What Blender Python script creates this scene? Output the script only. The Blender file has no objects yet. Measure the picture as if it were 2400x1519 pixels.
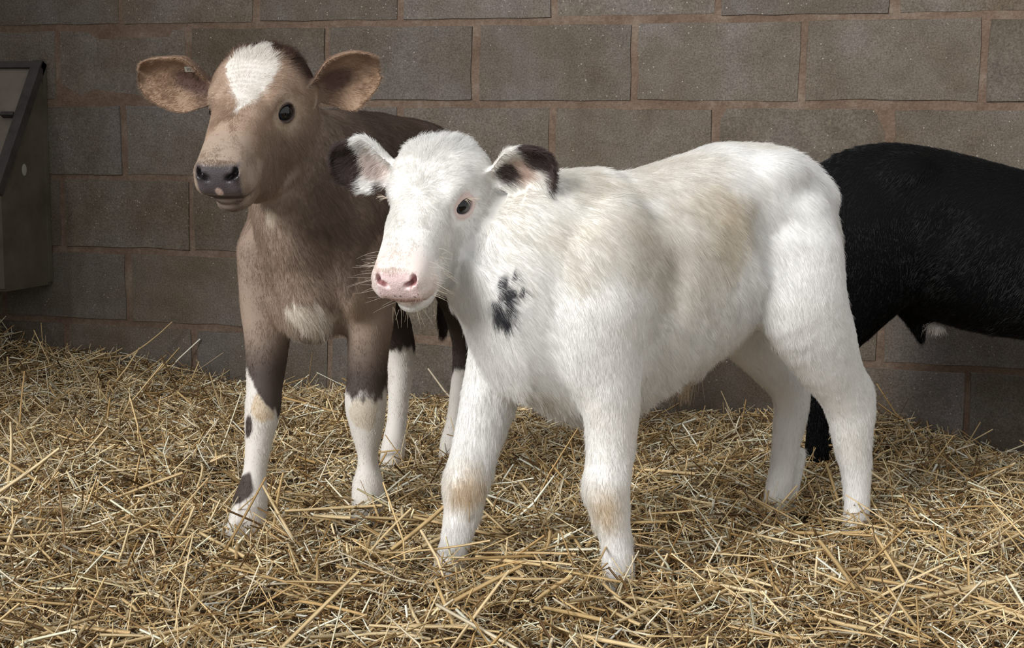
import bpy, math, random
import numpy as np
from mathutils import Matrix, Vector
from mathutils.bvhtree import BVHTree

# ------------------------------------------------------------------ camera, world, light, exposure
W, H = 2400, 1519
FPX, YAW, PITCH, ROLL = 3400.0, -.300172479, .133942579, -.00880737092
C = np.array([2.66533402, -3.88722274, 0.767482515])
cy, sy, cp, sp, cr, sr = math.cos(YAW), math.sin(YAW), math.cos(PITCH), math.sin(PITCH), math.cos(ROLL), math.sin(ROLL)
R = np.array([[cr, 0, -sr], [0, 1, 0], [sr, 0, cr]]) @ np.array([[1, 0, 0], [0, cp, -sp], [0, sp, cp]]) @ np.array([[cy, -sy, 0], [sy, cy, 0], [0, 0, 1]])
sc = bpy.context.scene
col = sc.collection
cam_data = bpy.data.cameras.new('camera')
cam_data.sensor_fit = 'HORIZONTAL'; cam_data.sensor_width = 36.0; cam_data.lens = FPX * 36.0 / W
cam_data.clip_start = .05; cam_data.clip_end = 100
cam = bpy.data.objects.new('camera', cam_data)
m = np.eye(4); m[:3, 0] = R[0]; m[:3, 1] = R[2]; m[:3, 2] = -R[1]; m[:3, 3] = C
cam.matrix_world = Matrix(m.tolist())
col.objects.link(cam); sc.camera = cam

sc.view_settings.view_transform = 'Standard'
sc.view_settings.look = 'None'
sc.view_settings.gamma = 1.0
sc.view_settings.use_curve_mapping = False
sc.view_settings.exposure = 0.0
sc.cycles.max_bounces = 6; sc.cycles.diffuse_bounces = 4; sc.cycles.glossy_bounces = 3; sc.cycles.transmission_bounces = 4

world = bpy.data.worlds.new('world'); sc.world = world; world.use_nodes = True
bg = world.node_tree.nodes['Background']
bg.inputs[0].default_value = (1.0, .99, .98, 1); bg.inputs[1].default_value = 0.64

sun_data = bpy.data.lights.new('sun', 'SUN')
sun_data.energy = 3.2; sun_data.angle = math.radians(24); sun_data.color = (1.0, .98, .955)
sun = bpy.data.objects.new('sun', sun_data)
SUN_DIR = Vector((.43, .79, -.45)).normalized()
sun.rotation_euler = SUN_DIR.to_track_quat('-Z', 'Y').to_euler()
col.objects.link(sun)

VOX_HEAD, VOX_BODY = .0024, .0052
HAIRS = 1.0
rng = np.random.default_rng(7)

# ------------------------------------------------------------------ helpers
def lin(r, g, b):
    v = np.array([r, g, b], float) / 255
    return np.where(v <= .04045, v / 12.92, ((v + .055) / 1.055) ** 2.4)

def ray(x, y):
    return R.T @ np.array([(x - W / 2) / FPX, 1, -(y - H / 2) / FPX])

def nrm(v):
    v = np.asarray(v, float)
    return v / (np.linalg.norm(v, axis=-1, keepdims=True) + 1e-12)

def ss(a, b, x):
    t = np.clip((x - a) / (b - a), 0, 1)
    return t * t * (3 - 2 * t)

def mix(a, b, t):
    t = np.asarray(t)[..., None]
    return a * (1 - t) + b * t

def hash3(i, j, k, s):
    h = (i.astype(np.int64) * 374761393 + j.astype(np.int64) * 668265263 + k.astype(np.int64) * 2147483647 + s * 974711) & 0xffffffff
    h = ((h ^ (h >> 13)) * 1274126177) & 0xffffffff
    return ((h ^ (h >> 16)) & 0xffff) / 65535.0

def noise3(P, f, s=0):
    """value noise in -1..1"""
    Q = np.asarray(P, float) * f
    I = np.floor(Q).astype(np.int64); F = Q - I; F = F * F * (3 - 2 * F)
    out = 0
    for a in (0, 1):
        for b in (0, 1):
            for c in (0, 1):
                w = (F[..., 0] if a else 1 - F[..., 0]) * (F[..., 1] if b else 1 - F[..., 1]) * (F[..., 2] if c else 1 - F[..., 2])
                out = out + w * hash3(I[..., 0] + a, I[..., 1] + b, I[..., 2] + c, s)
    return out * 2 - 1

def in_poly(x, y, poly):
    inside = np.zeros(x.shape, bool)
    n = len(poly)
    for i in range(n):
        x0, y0 = poly[i]; x1, y1 = poly[(i + 1) % n]
        if y0 == y1: continue
        c = ((y0 > y) != (y1 > y)) & (x < (x1 - x0) * (y - y0) / (y1 - y0) + x0)
        inside ^= c
    return inside

def tag(o, label=None, cat=None, group=None, kind=None):
    if label: o['label'] = label
    if cat: o['category'] = cat
    if group: o['group'] = group
    if kind: o['kind'] = kind
    return o

def add_obj(name, data, parent=None, mat=None):
    o = bpy.data.objects.new(name, data)
    if mat is not None and data is not None:
        if not data.materials: data.materials.append(mat)
    col.objects.link(o)
    if parent is not None: o.parent = parent
    return o

def mesh_np(name, V, F, smooth=True):
    """V (n,3); F (m,k) with one k, numpy"""
    V = np.ascontiguousarray(V, np.float32); F = np.ascontiguousarray(F, np.int32)
    me = bpy.data.meshes.new(name)
    k = F.shape[1]
    me.vertices.add(len(V)); me.vertices.foreach_set('co', V.ravel())
    me.loops.add(F.size); me.loops.foreach_set('vertex_index', F.ravel())
    me.polygons.add(len(F)); me.polygons.foreach_set('loop_start', np.arange(0, F.size, k, dtype=np.int32))
    me.update(calc_edges=True)
    me.polygons.foreach_set('use_smooth', np.full(len(F), smooth))
    return me

def set_color(me, name, colr):
    a = me.attributes.new(name, 'FLOAT_COLOR', 'POINT')
    c = np.ones((len(colr), 4), np.float32); c[:, :3] = colr
    a.data.foreach_set('color', c.ravel())

def set_float(me, name, v):
    a = me.attributes.new(name, 'FLOAT', 'POINT')
    a.data.foreach_set('value', np.ascontiguousarray(v, np.float32))

# ------------------------------------------------------------------ materials
class NT:
    def __init__(s, name):
        s.m = bpy.data.materials.new(name); s.m.use_nodes = True
        s.t = s.m.node_tree; s.b = s.t.nodes['Principled BSDF']; s.out = s.t.nodes['Material Output']
    def n(s, kind, **kw):
        nd = s.t.nodes.new(kind)
        for k, v in kw.items():
            if k.startswith('_'): setattr(nd, k[1:], v)
            else:
                key = int(k[1:]) if k[0] == 'i' and k[1:].isdigit() else k.replace('__', ' ')
                nd.inputs[key].default_value = v
        return nd
    def l(s, a, b): s.t.links.new(a, b)
    def ramp(s, fac, stops):
        r = s.t.nodes.new('ShaderNodeValToRGB'); e = r.color_ramp.elements
        while len(e) < len(stops): e.new(.5)
        for q, (p, c) in zip(e, stops):
            q.position = p; q.color = (*c, 1)
        s.l(fac, r.inputs[0]); return r.outputs[0]
    def mixc(s, fac, a, b, blend='MIX'):
        x = s.t.nodes.new('ShaderNodeMix'); x.data_type = 'RGBA'; x.blend_type = blend
        for v, i in ((fac, 0), (a, 6), (b, 7)):
            if hasattr(v, 'links') or hasattr(v, 'is_output'): s.l(v, x.inputs[i])
            else: x.inputs[i].default_value = v if i == 0 else (*v, 1)
        return x.outputs[2]
    def math(s, op, a, b=None):
        x = s.t.nodes.new('ShaderNodeMath'); x.operation = op
        for i, v in enumerate((a, b)):
            if v is None: continue
            if hasattr(v, 'is_output'): s.l(v, x.inputs[i])
            else: x.inputs[i].default_value = v
        return x.outputs[0]

def mat_plain(name, c, rough=.6, metal=0, spec=.5, noise=None):
    t = NT(name); t.b.inputs['Roughness'].default_value = rough; t.b.inputs['Metallic'].default_value = metal
    t.b.inputs['Specular IOR Level'].default_value = spec
    if noise:
        g = t.n('ShaderNodeTexCoord'); nz = t.n('ShaderNodeTexNoise', Scale=noise[0], Detail=8.0, Roughness=.65); t.l(g.outputs['Object'], nz.inputs[0])
        t.l(t.ramp(nz.outputs[0], [(.3, noise[1]), (.7, tuple(c))]), t.b.inputs[0])
        bp = t.n('ShaderNodeBump', Strength=.25, Distance=.004); t.l(nz.outputs[0], bp.inputs['Height']); t.l(bp.outputs[0], t.b.inputs['Normal'])
    else: t.b.inputs[0].default_value = (*c, 1)
    return t.m

def mat_block():
    t = NT('concrete_block')
    g = t.n('ShaderNodeTexCoord'); oi = t.n('ShaderNodeObjectInfo')
    geo = t.n('ShaderNodeNewGeometry')
    P = geo.outputs['Position']
    n1 = t.n('ShaderNodeTexNoise', Scale=3.2, Detail=6.0, Roughness=.6); t.l(P, n1.inputs[0])
    n2 = t.n('ShaderNodeTexNoise', Scale=210.0, Detail=5.0, Roughness=.8); t.l(P, n2.inputs[0])
    n3 = t.n('ShaderNodeTexNoise', Scale=14.0, Detail=5.0, Roughness=.7); t.l(P, n3.inputs[0])
    base = t.ramp(n1.outputs[0], [(.34, tuple(lin(102, 92, 80))), (.5, tuple(lin(112, 105, 97))), (.68, tuple(lin(121, 116, 114)))])
    rnd = t.ramp(oi.outputs['Random'], [(0, (.86, .84, .78)), (.35, (.92, .92, .92)), (.6, (1.0, .97, .90)), (1, (1.08, 1.08, 1.1))])
    base = t.mixc(1.0, base, rnd, 'MULTIPLY')
    base = t.mixc(.75, base, t.ramp(n3.outputs[0], [(.3, (.72, .70, .68)), (.7, (1.1, 1.1, 1.1))]), 'MULTIPLY')
    base = t.mixc(.85, base, t.ramp(n2.outputs[0], [(.3, (.38, .37, .36)), (.5, (1, 1, 1)), (.72, (1.8, 1.78, 1.74))]), 'MULTIPLY')
    v = t.n('ShaderNodeTexVoronoi', Scale=150.0); t.l(P, v.inputs[0])
    sel = t.math('MULTIPLY', t.math('LESS_THAN', v.outputs[0], .30), t.math('GREATER_THAN', t.n('ShaderNodeSeparateColor').outputs[0], 2.0))
    sepc = t.n('ShaderNodeSeparateColor'); t.l(v.outputs['Color'], sepc.inputs[0])
    msk = t.n('ShaderNodeTexNoise', Scale=5.0, Detail=3.0); t.l(P, msk.inputs[0])
    thr = t.math('SUBTRACT', 1.23, t.math('MULTIPLY', msk.outputs[0], .5))
    sel = t.math('MULTIPLY', t.math('LESS_THAN', v.outputs[0], .26), t.math('GREATER_THAN', sepc.outputs[0], thr))
    base = t.mixc(sel, base, tuple(lin(172, 164, 152)))
    t.l(base, t.b.inputs[0])
    t.b.inputs['Roughness'].default_value = .92; t.b.inputs['Specular IOR Level'].default_value = .2
    bp = t.n('ShaderNodeBump', Strength=.7, Distance=.004); t.l(n2.outputs[0], bp.inputs['Height'])
    bp2 = t.n('ShaderNodeBump', Strength=.35, Distance=.01); t.l(n3.outputs[0], bp2.inputs['Height']); t.l(bp.outputs[0], bp2.inputs['Normal'])
    t.l(bp2.outputs[0], t.b.inputs['Normal'])
    return t.m

def mat_mortar():
    t = NT('mortar'); geo = t.n('ShaderNodeNewGeometry'); P = geo.outputs['Position']
    n1 = t.n('ShaderNodeTexNoise', Scale=9.0, Detail=8.0, Roughness=.7); t.l(P, n1.inputs[0])
    n2 = t.n('ShaderNodeTexNoise', Scale=170.0, Detail=4.0, Roughness=.7); t.l(P, n2.inputs[0])
    b = t.ramp(n1.outputs[0], [(.3, tuple(lin(98, 80, 68))), (.52, tuple(lin(116, 99, 86))), (.72, tuple(lin(136, 124, 112)))])
    b = t.mixc(.7, b, t.ramp(n2.outputs[0], [(.3, (.6, .6, .6)), (.7, (1.3, 1.3, 1.3))]), 'MULTIPLY')
    t.l(b, t.b.inputs[0]); t.b.inputs['Roughness'].default_value = .95; t.b.inputs['Specular IOR Level'].default_value = .15
    bp = t.n('ShaderNodeBump', Strength=.7, Distance=.004); t.l(n2.outputs[0], bp.inputs['Height'])
    bp2 = t.n('ShaderNodeBump', Strength=.5, Distance=.012); t.l(n1.outputs[0], bp2.inputs['Height']); t.l(bp.outputs[0], bp2.inputs['Normal'])
    t.l(bp2.outputs[0], t.b.inputs['Normal'])
    return t.m

def mat_straw():
    t = NT('straw'); a = t.n('ShaderNodeAttribute', _attribute_name='tint')
    t.l(a.outputs['Color'], t.b.inputs[0]); t.b.inputs['Roughness'].default_value = .42; t.b.inputs['Specular IOR Level'].default_value = .45
    return t.m

def mat_stalk():
    t = NT('straw_stalk'); oi = t.n('ShaderNodeObjectInfo'); g = t.n('ShaderNodeTexCoord')
    b = t.ramp(oi.outputs['Random'], [(0, tuple(lin(196, 164, 112))), (.4, tuple(lin(218, 190, 140))), (.75, tuple(lin(232, 212, 170))), (1, tuple(lin(178, 148, 96)))])
    mp = t.n('ShaderNodeMapping'); mp.inputs['Scale'].default_value = (14, 700, 700); t.l(g.outputs['Object'], mp.inputs[0])
    nz = t.n('ShaderNodeTexNoise', Scale=1.0, Detail=4.0, Roughness=.7); t.l(mp.outputs[0], nz.inputs[0])
    b = t.mixc(.85, b, t.ramp(nz.outputs[0], [(.32, (.52, .47, .40)), (.55, (1.0, 1.0, 1.0)), (.7, (1.12, 1.12, 1.1))]), 'MULTIPLY')
    t.l(b, t.b.inputs[0]); t.b.inputs['Roughness'].default_value = .38; t.b.inputs['Specular IOR Level'].default_value = .5
    return t.m

def mat_floor():
    t = NT('straw_litter'); geo = t.n('ShaderNodeNewGeometry'); P = geo.outputs['Position']
    n2 = t.n('ShaderNodeTexNoise', Scale=70.0, Detail=8.0, Roughness=.75); t.l(P, n2.inputs[0])
    t.l(t.ramp(n2.outputs[0], [(.3, tuple(lin(50, 36, 18))), (.7, tuple(lin(120, 92, 52)))]), t.b.inputs[0])
    t.b.inputs['Roughness'].default_value = .9
    bp = t.n('ShaderNodeBump', Strength=1.0, Distance=.02); t.l(n2.outputs[0], bp.inputs['Height']); t.l(bp.outputs[0], t.b.inputs['Normal'])
    return t.m

def mat_skin(name):
    t = NT(name); a = t.n('ShaderNodeAttribute', _attribute_name='coat'); w = t.n('ShaderNodeAttribute', _attribute_name='wet')
    t.l(a.outputs['Color'], t.b.inputs[0])
    t.l(t.math('SUBTRACT', .75, t.math('MULTIPLY', w.outputs['Fac'], .50)), t.b.inputs['Roughness'])
    t.b.inputs['Specular IOR Level'].default_value = .4
    g = t.n('ShaderNodeTexCoord'); v = t.n('ShaderNodeTexVoronoi', Scale=330.0); t.l(g.outputs['Object'], v.inputs[0])
    bp = t.n('ShaderNodeBump', Distance=.0012); t.l(v.outputs[0], bp.inputs['Height']); t.l(t.math('MULTIPLY', w.outputs['Fac'], .38), bp.inputs['Strength'])
    t.l(bp.outputs[0], t.b.inputs['Normal'])
    return t.m

def mat_hair(name, rough=.55, spec=.3, trans=.25):
    t = NT(name); a = t.n('ShaderNodeAttribute', _attribute_name='coat')
    t.l(a.outputs['Color'], t.b.inputs[0]); t.b.inputs['Roughness'].default_value = rough; t.b.inputs['Specular IOR Level'].default_value = spec
    tr = t.n('ShaderNodeBsdfTranslucent'); t.l(a.outputs['Color'], tr.inputs[0])
    mx = t.n('ShaderNodeMixShader'); mx.inputs[0].default_value = trans
    t.l(t.b.outputs[0], mx.inputs[1]); t.l(tr.outputs[0], mx.inputs[2]); t.l(mx.outputs[0], t.out.inputs[0])
    return t.m

M_BLOCK, M_MORTAR, M_STRAW, M_STALK, M_FLOOR = mat_block(), mat_mortar(), mat_straw(), mat_stalk(), mat_floor()
M_SKIN = mat_skin('calf_skin'); M_SKINK = mat_skin('calf_skin_black'); M_SKINK.node_tree.nodes['Principled BSDF'].inputs['Specular IOR Level'].default_value = .05; M_HAIR = mat_hair('calf_hair'); M_HAIRW = mat_hair('calf_hair_white', .55, .3, .40); M_HAIRK = mat_hair('calf_hair_black', .38, .42, .02)
M_EYE = mat_plain('eye', lin(9, 9, 13), .06, 0, .7)
M_IRIS = mat_plain('eye_iris', lin(34, 40, 58), .08, 0, .7)
M_HOOF = mat_plain('hoof_horn', lin(58, 50, 44), .5, 0, .4, (40, tuple(lin(34, 28, 24))))
M_TAG = mat_plain('ear_tag_metal', lin(214, 212, 204), .35, .75)
M_TAGMARK = mat_plain('ear_tag_stamping', lin(120, 118, 112), .4, .8)
M_STEEL = mat_plain('galvanised_sheet', lin(104, 98, 86), .62, .15, .4, (6, tuple(lin(72, 66, 54))))
M_STEEL2 = mat_plain('weathered_lid', lin(132, 124, 114), .6, .1, .4, (5, tuple(lin(98, 90, 80))))
M_RIM = mat_plain('dark_rail', lin(74, 68, 66), .6, .1, .4, (18, tuple(lin(48, 43, 42))))

# ------------------------------------------------------------------ block wall
L_TOP, CO, BL = 1.06, .225, .45
def make_wall():
    x0, x1, z0, z1 = -1.8, 4.95, -.4, L_TOP + 4 * CO
    V = np.array([[x0, .0026, z0], [x1, .0026, z0], [x1, .0026, z1], [x0, .0026, z1], [x0, .22, z0], [x1, .22, z0], [x1, .22, z1], [x0, .22, z1]])
    F = np.array([[0, 1, 2, 3], [5, 4, 7, 6], [4, 0, 3, 7], [1, 5, 6, 2], [3, 2, 6, 7], [4, 5, 1, 0]])
    wall = tag(add_obj('wall_back', mesh_np('wall_back', V, F, False), None, M_MORTAR), 'brown concrete block wall with reddish mortar joints behind the calves', 'wall', kind='structure')
    r = np.random.default_rng(3)
    variants = []
    for v in range(7):
        hw, hh = (BL - .014) / 2, (CO - .014) / 2
        nx, nz = 6, 3
        pts, idx = [], {}
        ring = []
        for i in range(nx): ring.append((-hw + 2 * hw * i / nx, -hh))
        for i in range(nz): ring.append((hw, -hh + 2 * hh * i / nz))
        for i in range(nx): ring.append((hw - 2 * hw * i / nx, hh))
        for i in range(nz): ring.append((-hw, hh - 2 * hh * i / nz))
        n = len(ring)
        jit = r.normal(0, .0012, (n, 2))
        Vb = [(x + a, .012, z + b) for (x, z), (a, b) in zip(ring, jit)]
        Vf = [((x + a) * (1 - .004 / hw), r.normal(0, .0006), (z + b) * (1 - .004 / hh)) for (x, z), (a, b) in zip(ring, jit)]
        VV = Vb + Vf
        FF = [(i, (i + 1) % n, n + (i + 1) % n, n + i) for i in range(n)] + [tuple(range(n, 2 * n))]
        me = bpy.data.meshes.new('concrete_block'); me.from_pydata(VV, [], FF); me.update()
        me.materials.append(M_BLOCK); variants.append(me)
    for row in range(-4, 6):
        zc = L_TOP - (row + .5) * CO
        off = 0 if row % 2 == 0 else .5
        for c in range(-5, 12):
            xc = (c + off + .5) * BL
            if xc < x0 + .2 or xc > x1 - .2: continue
            o = add_obj('concrete_block', variants[r.integers(len(variants))], wall)
            o.location = (xc + r.normal(0, .002), r.normal(0, .0012), zc + r.normal(0, .0015))
            if r.random() < .5: o.rotation_euler = (0, math.pi, 0)
            o.rotation_euler.rotate_axis('Y', r.normal(0, .003))
make_wall()
def make_blocker_wall():
    x0, x1, y0, y1, z0, z1 = -1.25, -1.05, -3.3, 0.0, -.4, 3.4  # unseen wall added to keep the sun off the back-left wall and straw
    V = np.array([[x, y, z] for x in (x0, x1) for y in (y0, y1 - .004) for z in (z0, z1)])
    F = np.array([[0, 1, 3, 2], [4, 6, 7, 5], [0, 4, 5, 1], [2, 3, 7, 6], [0, 2, 6, 4], [1, 5, 7, 3]])
    tag(add_obj('wall_left_blocker', mesh_np('wall_left_blocker', V, F, False), None, M_MORTAR), 'added out-of-view wall that shades the back left of the pen', 'wall', kind='structure')
make_blocker_wall()

# ------------------------------------------------------------------ ground
def height(x, y):
    x = np.asarray(x, float); y = np.asarray(y, float)
    P = np.stack([x, y, np.zeros_like(x)], -1)
    h = .014 * noise3(P, 3.1, 1) + .010 * noise3(P, 7.3, 2)
    near = np.exp(-(y / .38) ** 2)
    h = h + near * (.065 * (1 - ss(.0, .75, x)) + .13 * np.exp(-((x + .38) / .16) ** 2) - .06 * ss(2.45, 2.9, x) + .03 * np.exp(-((x - 2.42) / .22) ** 2))
    return h
def make_floor():
    nx, ny = 150, 110
    X, Y = np.meshgrid(np.linspace(-1.06, 4.9, nx), np.linspace(-3.6, .002, ny), indexing='ij')
    Z = height(X, Y) - .035
    V = np.stack([X, Y, Z], -1).reshape(-1, 3)
    i, j = np.meshgrid(np.arange(nx - 1), np.arange(ny - 1), indexing='ij')
    a = (i * ny + j).ravel()
    me = mesh_np('floor', V, np.stack([a, a + ny, a + ny + 1, a + 1], 1))
    tag(add_obj('floor', me, None, M_FLOOR), 'trampled brown straw litter covering the barn floor', 'floor', kind='structure')
make_floor()

STRAW_COL = np.array([lin(206, 180, 132), lin(226, 204, 162), lin(244, 232, 204), lin(176, 146, 98), lin(136, 106, 66), lin(92, 68, 40), lin(206, 194, 168)])
def stalk_geo(n, r, length, width, thick, ctr, yaw, pitch, bend, sections=3):
    """tubes of flattened diamond section; returns V (n*sections*4,3), F quads"""
    d = np.stack([np.cos(yaw) * np.cos(pitch), np.sin(yaw) * np.cos(pitch), np.sin(pitch)], 1)
    up = np.tile([0, 0, 1.], (n, 1)); s = nrm(np.cross(up, d)); u = np.cross(d, s)
    roll = r.uniform(0, math.pi, n)[:, None]
    s, u = s * np.cos(roll) + u * np.sin(roll), u * np.cos(roll) - s * np.sin(roll)
    bd = nrm(r.normal(0, 1, (n, 3)) * np.array([1, 1, .5]))
    V = np.zeros((n, sections, 4, 3))
    for k in range(sections):
        t = k / (sections - 1) * 2 - 1
        c = ctr + d * (length[:, None] / 2 * t) - bd * (bend * length * (t * t))[:, None]
        w = (width / 2 * (1 - .25 * max(0, t)))[:, None]; h = (thick / 2)[:, None]
        V[:, k, 0] = c + s * w; V[:, k, 1] = c + u * h; V[:, k, 2] = c - s * w; V[:, k, 3] = c - u * h
    base = (np.arange(n) * sections * 4)[:, None]
    q = []
    for k in range(sections - 1):
        for j in range(4):
            q.append([k * 4 + j, k * 4 + (j + 1) % 4, (k + 1) * 4 + (j + 1) % 4, (k + 1) * 4 + j])
    F = (base[:, :, None] + np.array(q)[None]).reshape(-1, 4)
    return V.reshape(-1, 3), F

def straw_region(n, r):
    """positions, denser where the photo looks"""
    xs, ys = [], []
    tot = 0
    while tot < n:
        x = r.uniform(-.98, 4.8, n); y = r.uniform(-3.5, -.005, n)
        # inside the view wedge (plus a margin) full density, a thinner cover elsewhere
        q = (np.stack([x, y, np.zeros(n)], 1) - C) @ R.T
        u = q[:, 0] / np.maximum(q[:, 1], .1) * FPX + W / 2; v = H / 2 - q[:, 2] / np.maximum(q[:, 1], .1) * FPX
        keep = ((u > -350) & (u < W + 350) & (v < H + 250)) | (r.random(n) < .22)
        xs.append(x[keep]); ys.append(y[keep]); tot += keep.sum()
    return np.concatenate(xs)[:n], np.concatenate(ys)[:n]

def make_straw():
    r = np.random.default_rng(11)
    Vs, Fs, Cs = [], [], []
    base = 0
    for (n, l0, ls, lmax, w0, w1, pmax, zlo, zhi, steep, sec) in (
            (30000, .070, .50, .22, .0022, .0056, .30, -.034, .012, .10, 3),
            (40000, .032, .45, .08, .0014, .0042, .48, -.032, .014, .15, 3),
            (56000, .018, .40, .05, .0007, .0020, .55, -.026, .016, .15, 2)):
        x, y = straw_region(n, r)
        length = np.minimum(l0 * np.exp(r.normal(0, ls, n)), lmax)
        width = r.uniform(w0, w1, n); thick = width * r.uniform(.12, .55, n)
        yaw = r.uniform(0, 2 * math.pi, n)
        pitch = r.normal(0, pmax, n); st = r.random(n) < steep; pitch[st] = r.uniform(.4, 1.2, st.sum())
        z = height(x, y) + r.uniform(zlo, zhi, n) + np.abs(np.sin(pitch)) * length * .25
        rad = length / 2 * np.cos(pitch)
        tilt_y = np.abs(np.sin(yaw)) * rad
        y = np.minimum(y, -.004 - tilt_y * .98)
        ctr = np.stack([x, y, z], 1)
        V, F = stalk_geo(n, r, length, width, thick, ctr, yaw, pitch, np.abs(r.normal(0, .08, n)), sec)
        V[:, 1] = np.minimum(V[:, 1], -.006); V[:, 0] = np.maximum(V[:, 0], -1.04)
        w = np.array([.19, .20, .14, .15, .13, .12, .07]); c = np.minimum(STRAW_COL[r.choice(7, n, p=w)] * r.uniform(.90, 1.36, (n, 1)), .92)
        Vs.append(V); Fs.append(F + base); Cs.append((np.repeat(c, 4 * sec, 0) * np.repeat(r.uniform(.72, 1.12, (n * sec, 1)), 4, 0))); base += len(V)
    me = mesh_np('straw_bedding', np.concatenate(Vs), np.concatenate(Fs), True)
    set_color(me, 'tint', np.concatenate(Cs))
    tag(add_obj('straw_bedding', me, None, M_STRAW), 'deep golden straw bedding spread over the barn floor', 'straw', kind='stuff')
    # long loose stalks that can be told apart, the nearest and largest of them
    variants = []
    for k in range(14):
        L = r.uniform(.07, .22); w = r.uniform(.0045, .0085)
        V, F = stalk_geo(1, r, np.array([L]), np.array([w]), np.array([w * r.uniform(.2, .6)]), np.zeros((1, 3)), np.array([0.]), np.array([0.]), np.array([r.choice([.01, .03, .06, .14])]), 5)
        me = mesh_np('straw_stalk', V, F, True); me.materials.append(M_STALK); variants.append((me, L))
    cnt = 0
    while cnt < 290:
        px, py = r.uniform(-10, W + 10), 870 + 649 * r.random() ** .62
        d = ray(px, py); P = C + d * (0 - C[2]) / d[2]
        if P[1] > -.12: continue
        me, L = variants[r.integers(14)]
        pitch = r.normal(0, .12) if r.random() < .85 else r.uniform(.3, .9)
        o = add_obj('straw_stalk', me)
        o.location = (P[0], P[1], float(height(P[0], P[1])) + .014 + abs(math.sin(pitch)) * L * .38)
        yaw = r.uniform(0, 2 * math.pi)
        if P[1] > -L: yaw = r.normal(0, .3)
        o.rotation_euler = (r.uniform(0, 3.1), -pitch, yaw)
        spots = (((1.80, -1.42), 'beside the stepping front hoof of the white calf'), ((2.15, -1.55), 'beside the planted front hoof of the white calf'), ((2.42, -.96), 'around the hind hooves of the white calf'),
                 ((1.37, -1.43), 'beside the spotted front leg of the brown calf'), ((1.56, -1.26), 'beside the plain front leg of the brown calf'), ((1.50, -.85), 'behind the brown calf front legs'))
        dd, where = min((math.hypot(P[0] - a[0], P[1] - a[1]), b) for a, b in spots)
        if dd > .30: where = 'close to the block wall' if P[1] > -.55 else 'on the open bedding away from the calves'
        size = 'long' if L > .17 else 'middling' if L > .11 else 'short'
        pose = 'sticking up' if pitch > .25 else 'lying flat'
        tag(o, f'{size} golden straw stalk {pose} {where}', 'straw stalk', 'loose straw stalks on the bedding')
        cnt += 1
make_straw()

# ------------------------------------------------------------------ implicit surface engine
def catmull(S, sub):
    S = np.asarray(S, float); n = len(S)
    E = np.vstack([2 * S[0] - S[1], S, 2 * S[-1] - S[-2]])
    out = []
    for i in range(n - 1):
        p0, p1, p2, p3 = E[i:i + 4]
        for k in range(sub):
            t = k / sub
            out.append(.5 * ((2 * p1) + (-p0 + p2) * t + (2 * p0 - 5 * p1 + 4 * p2 - p3) * t * t + (-p0 + 3 * p1 - 3 * p2 + p3) * t ** 3))
    out.append(S[-1]); return np.array(out)

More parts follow.
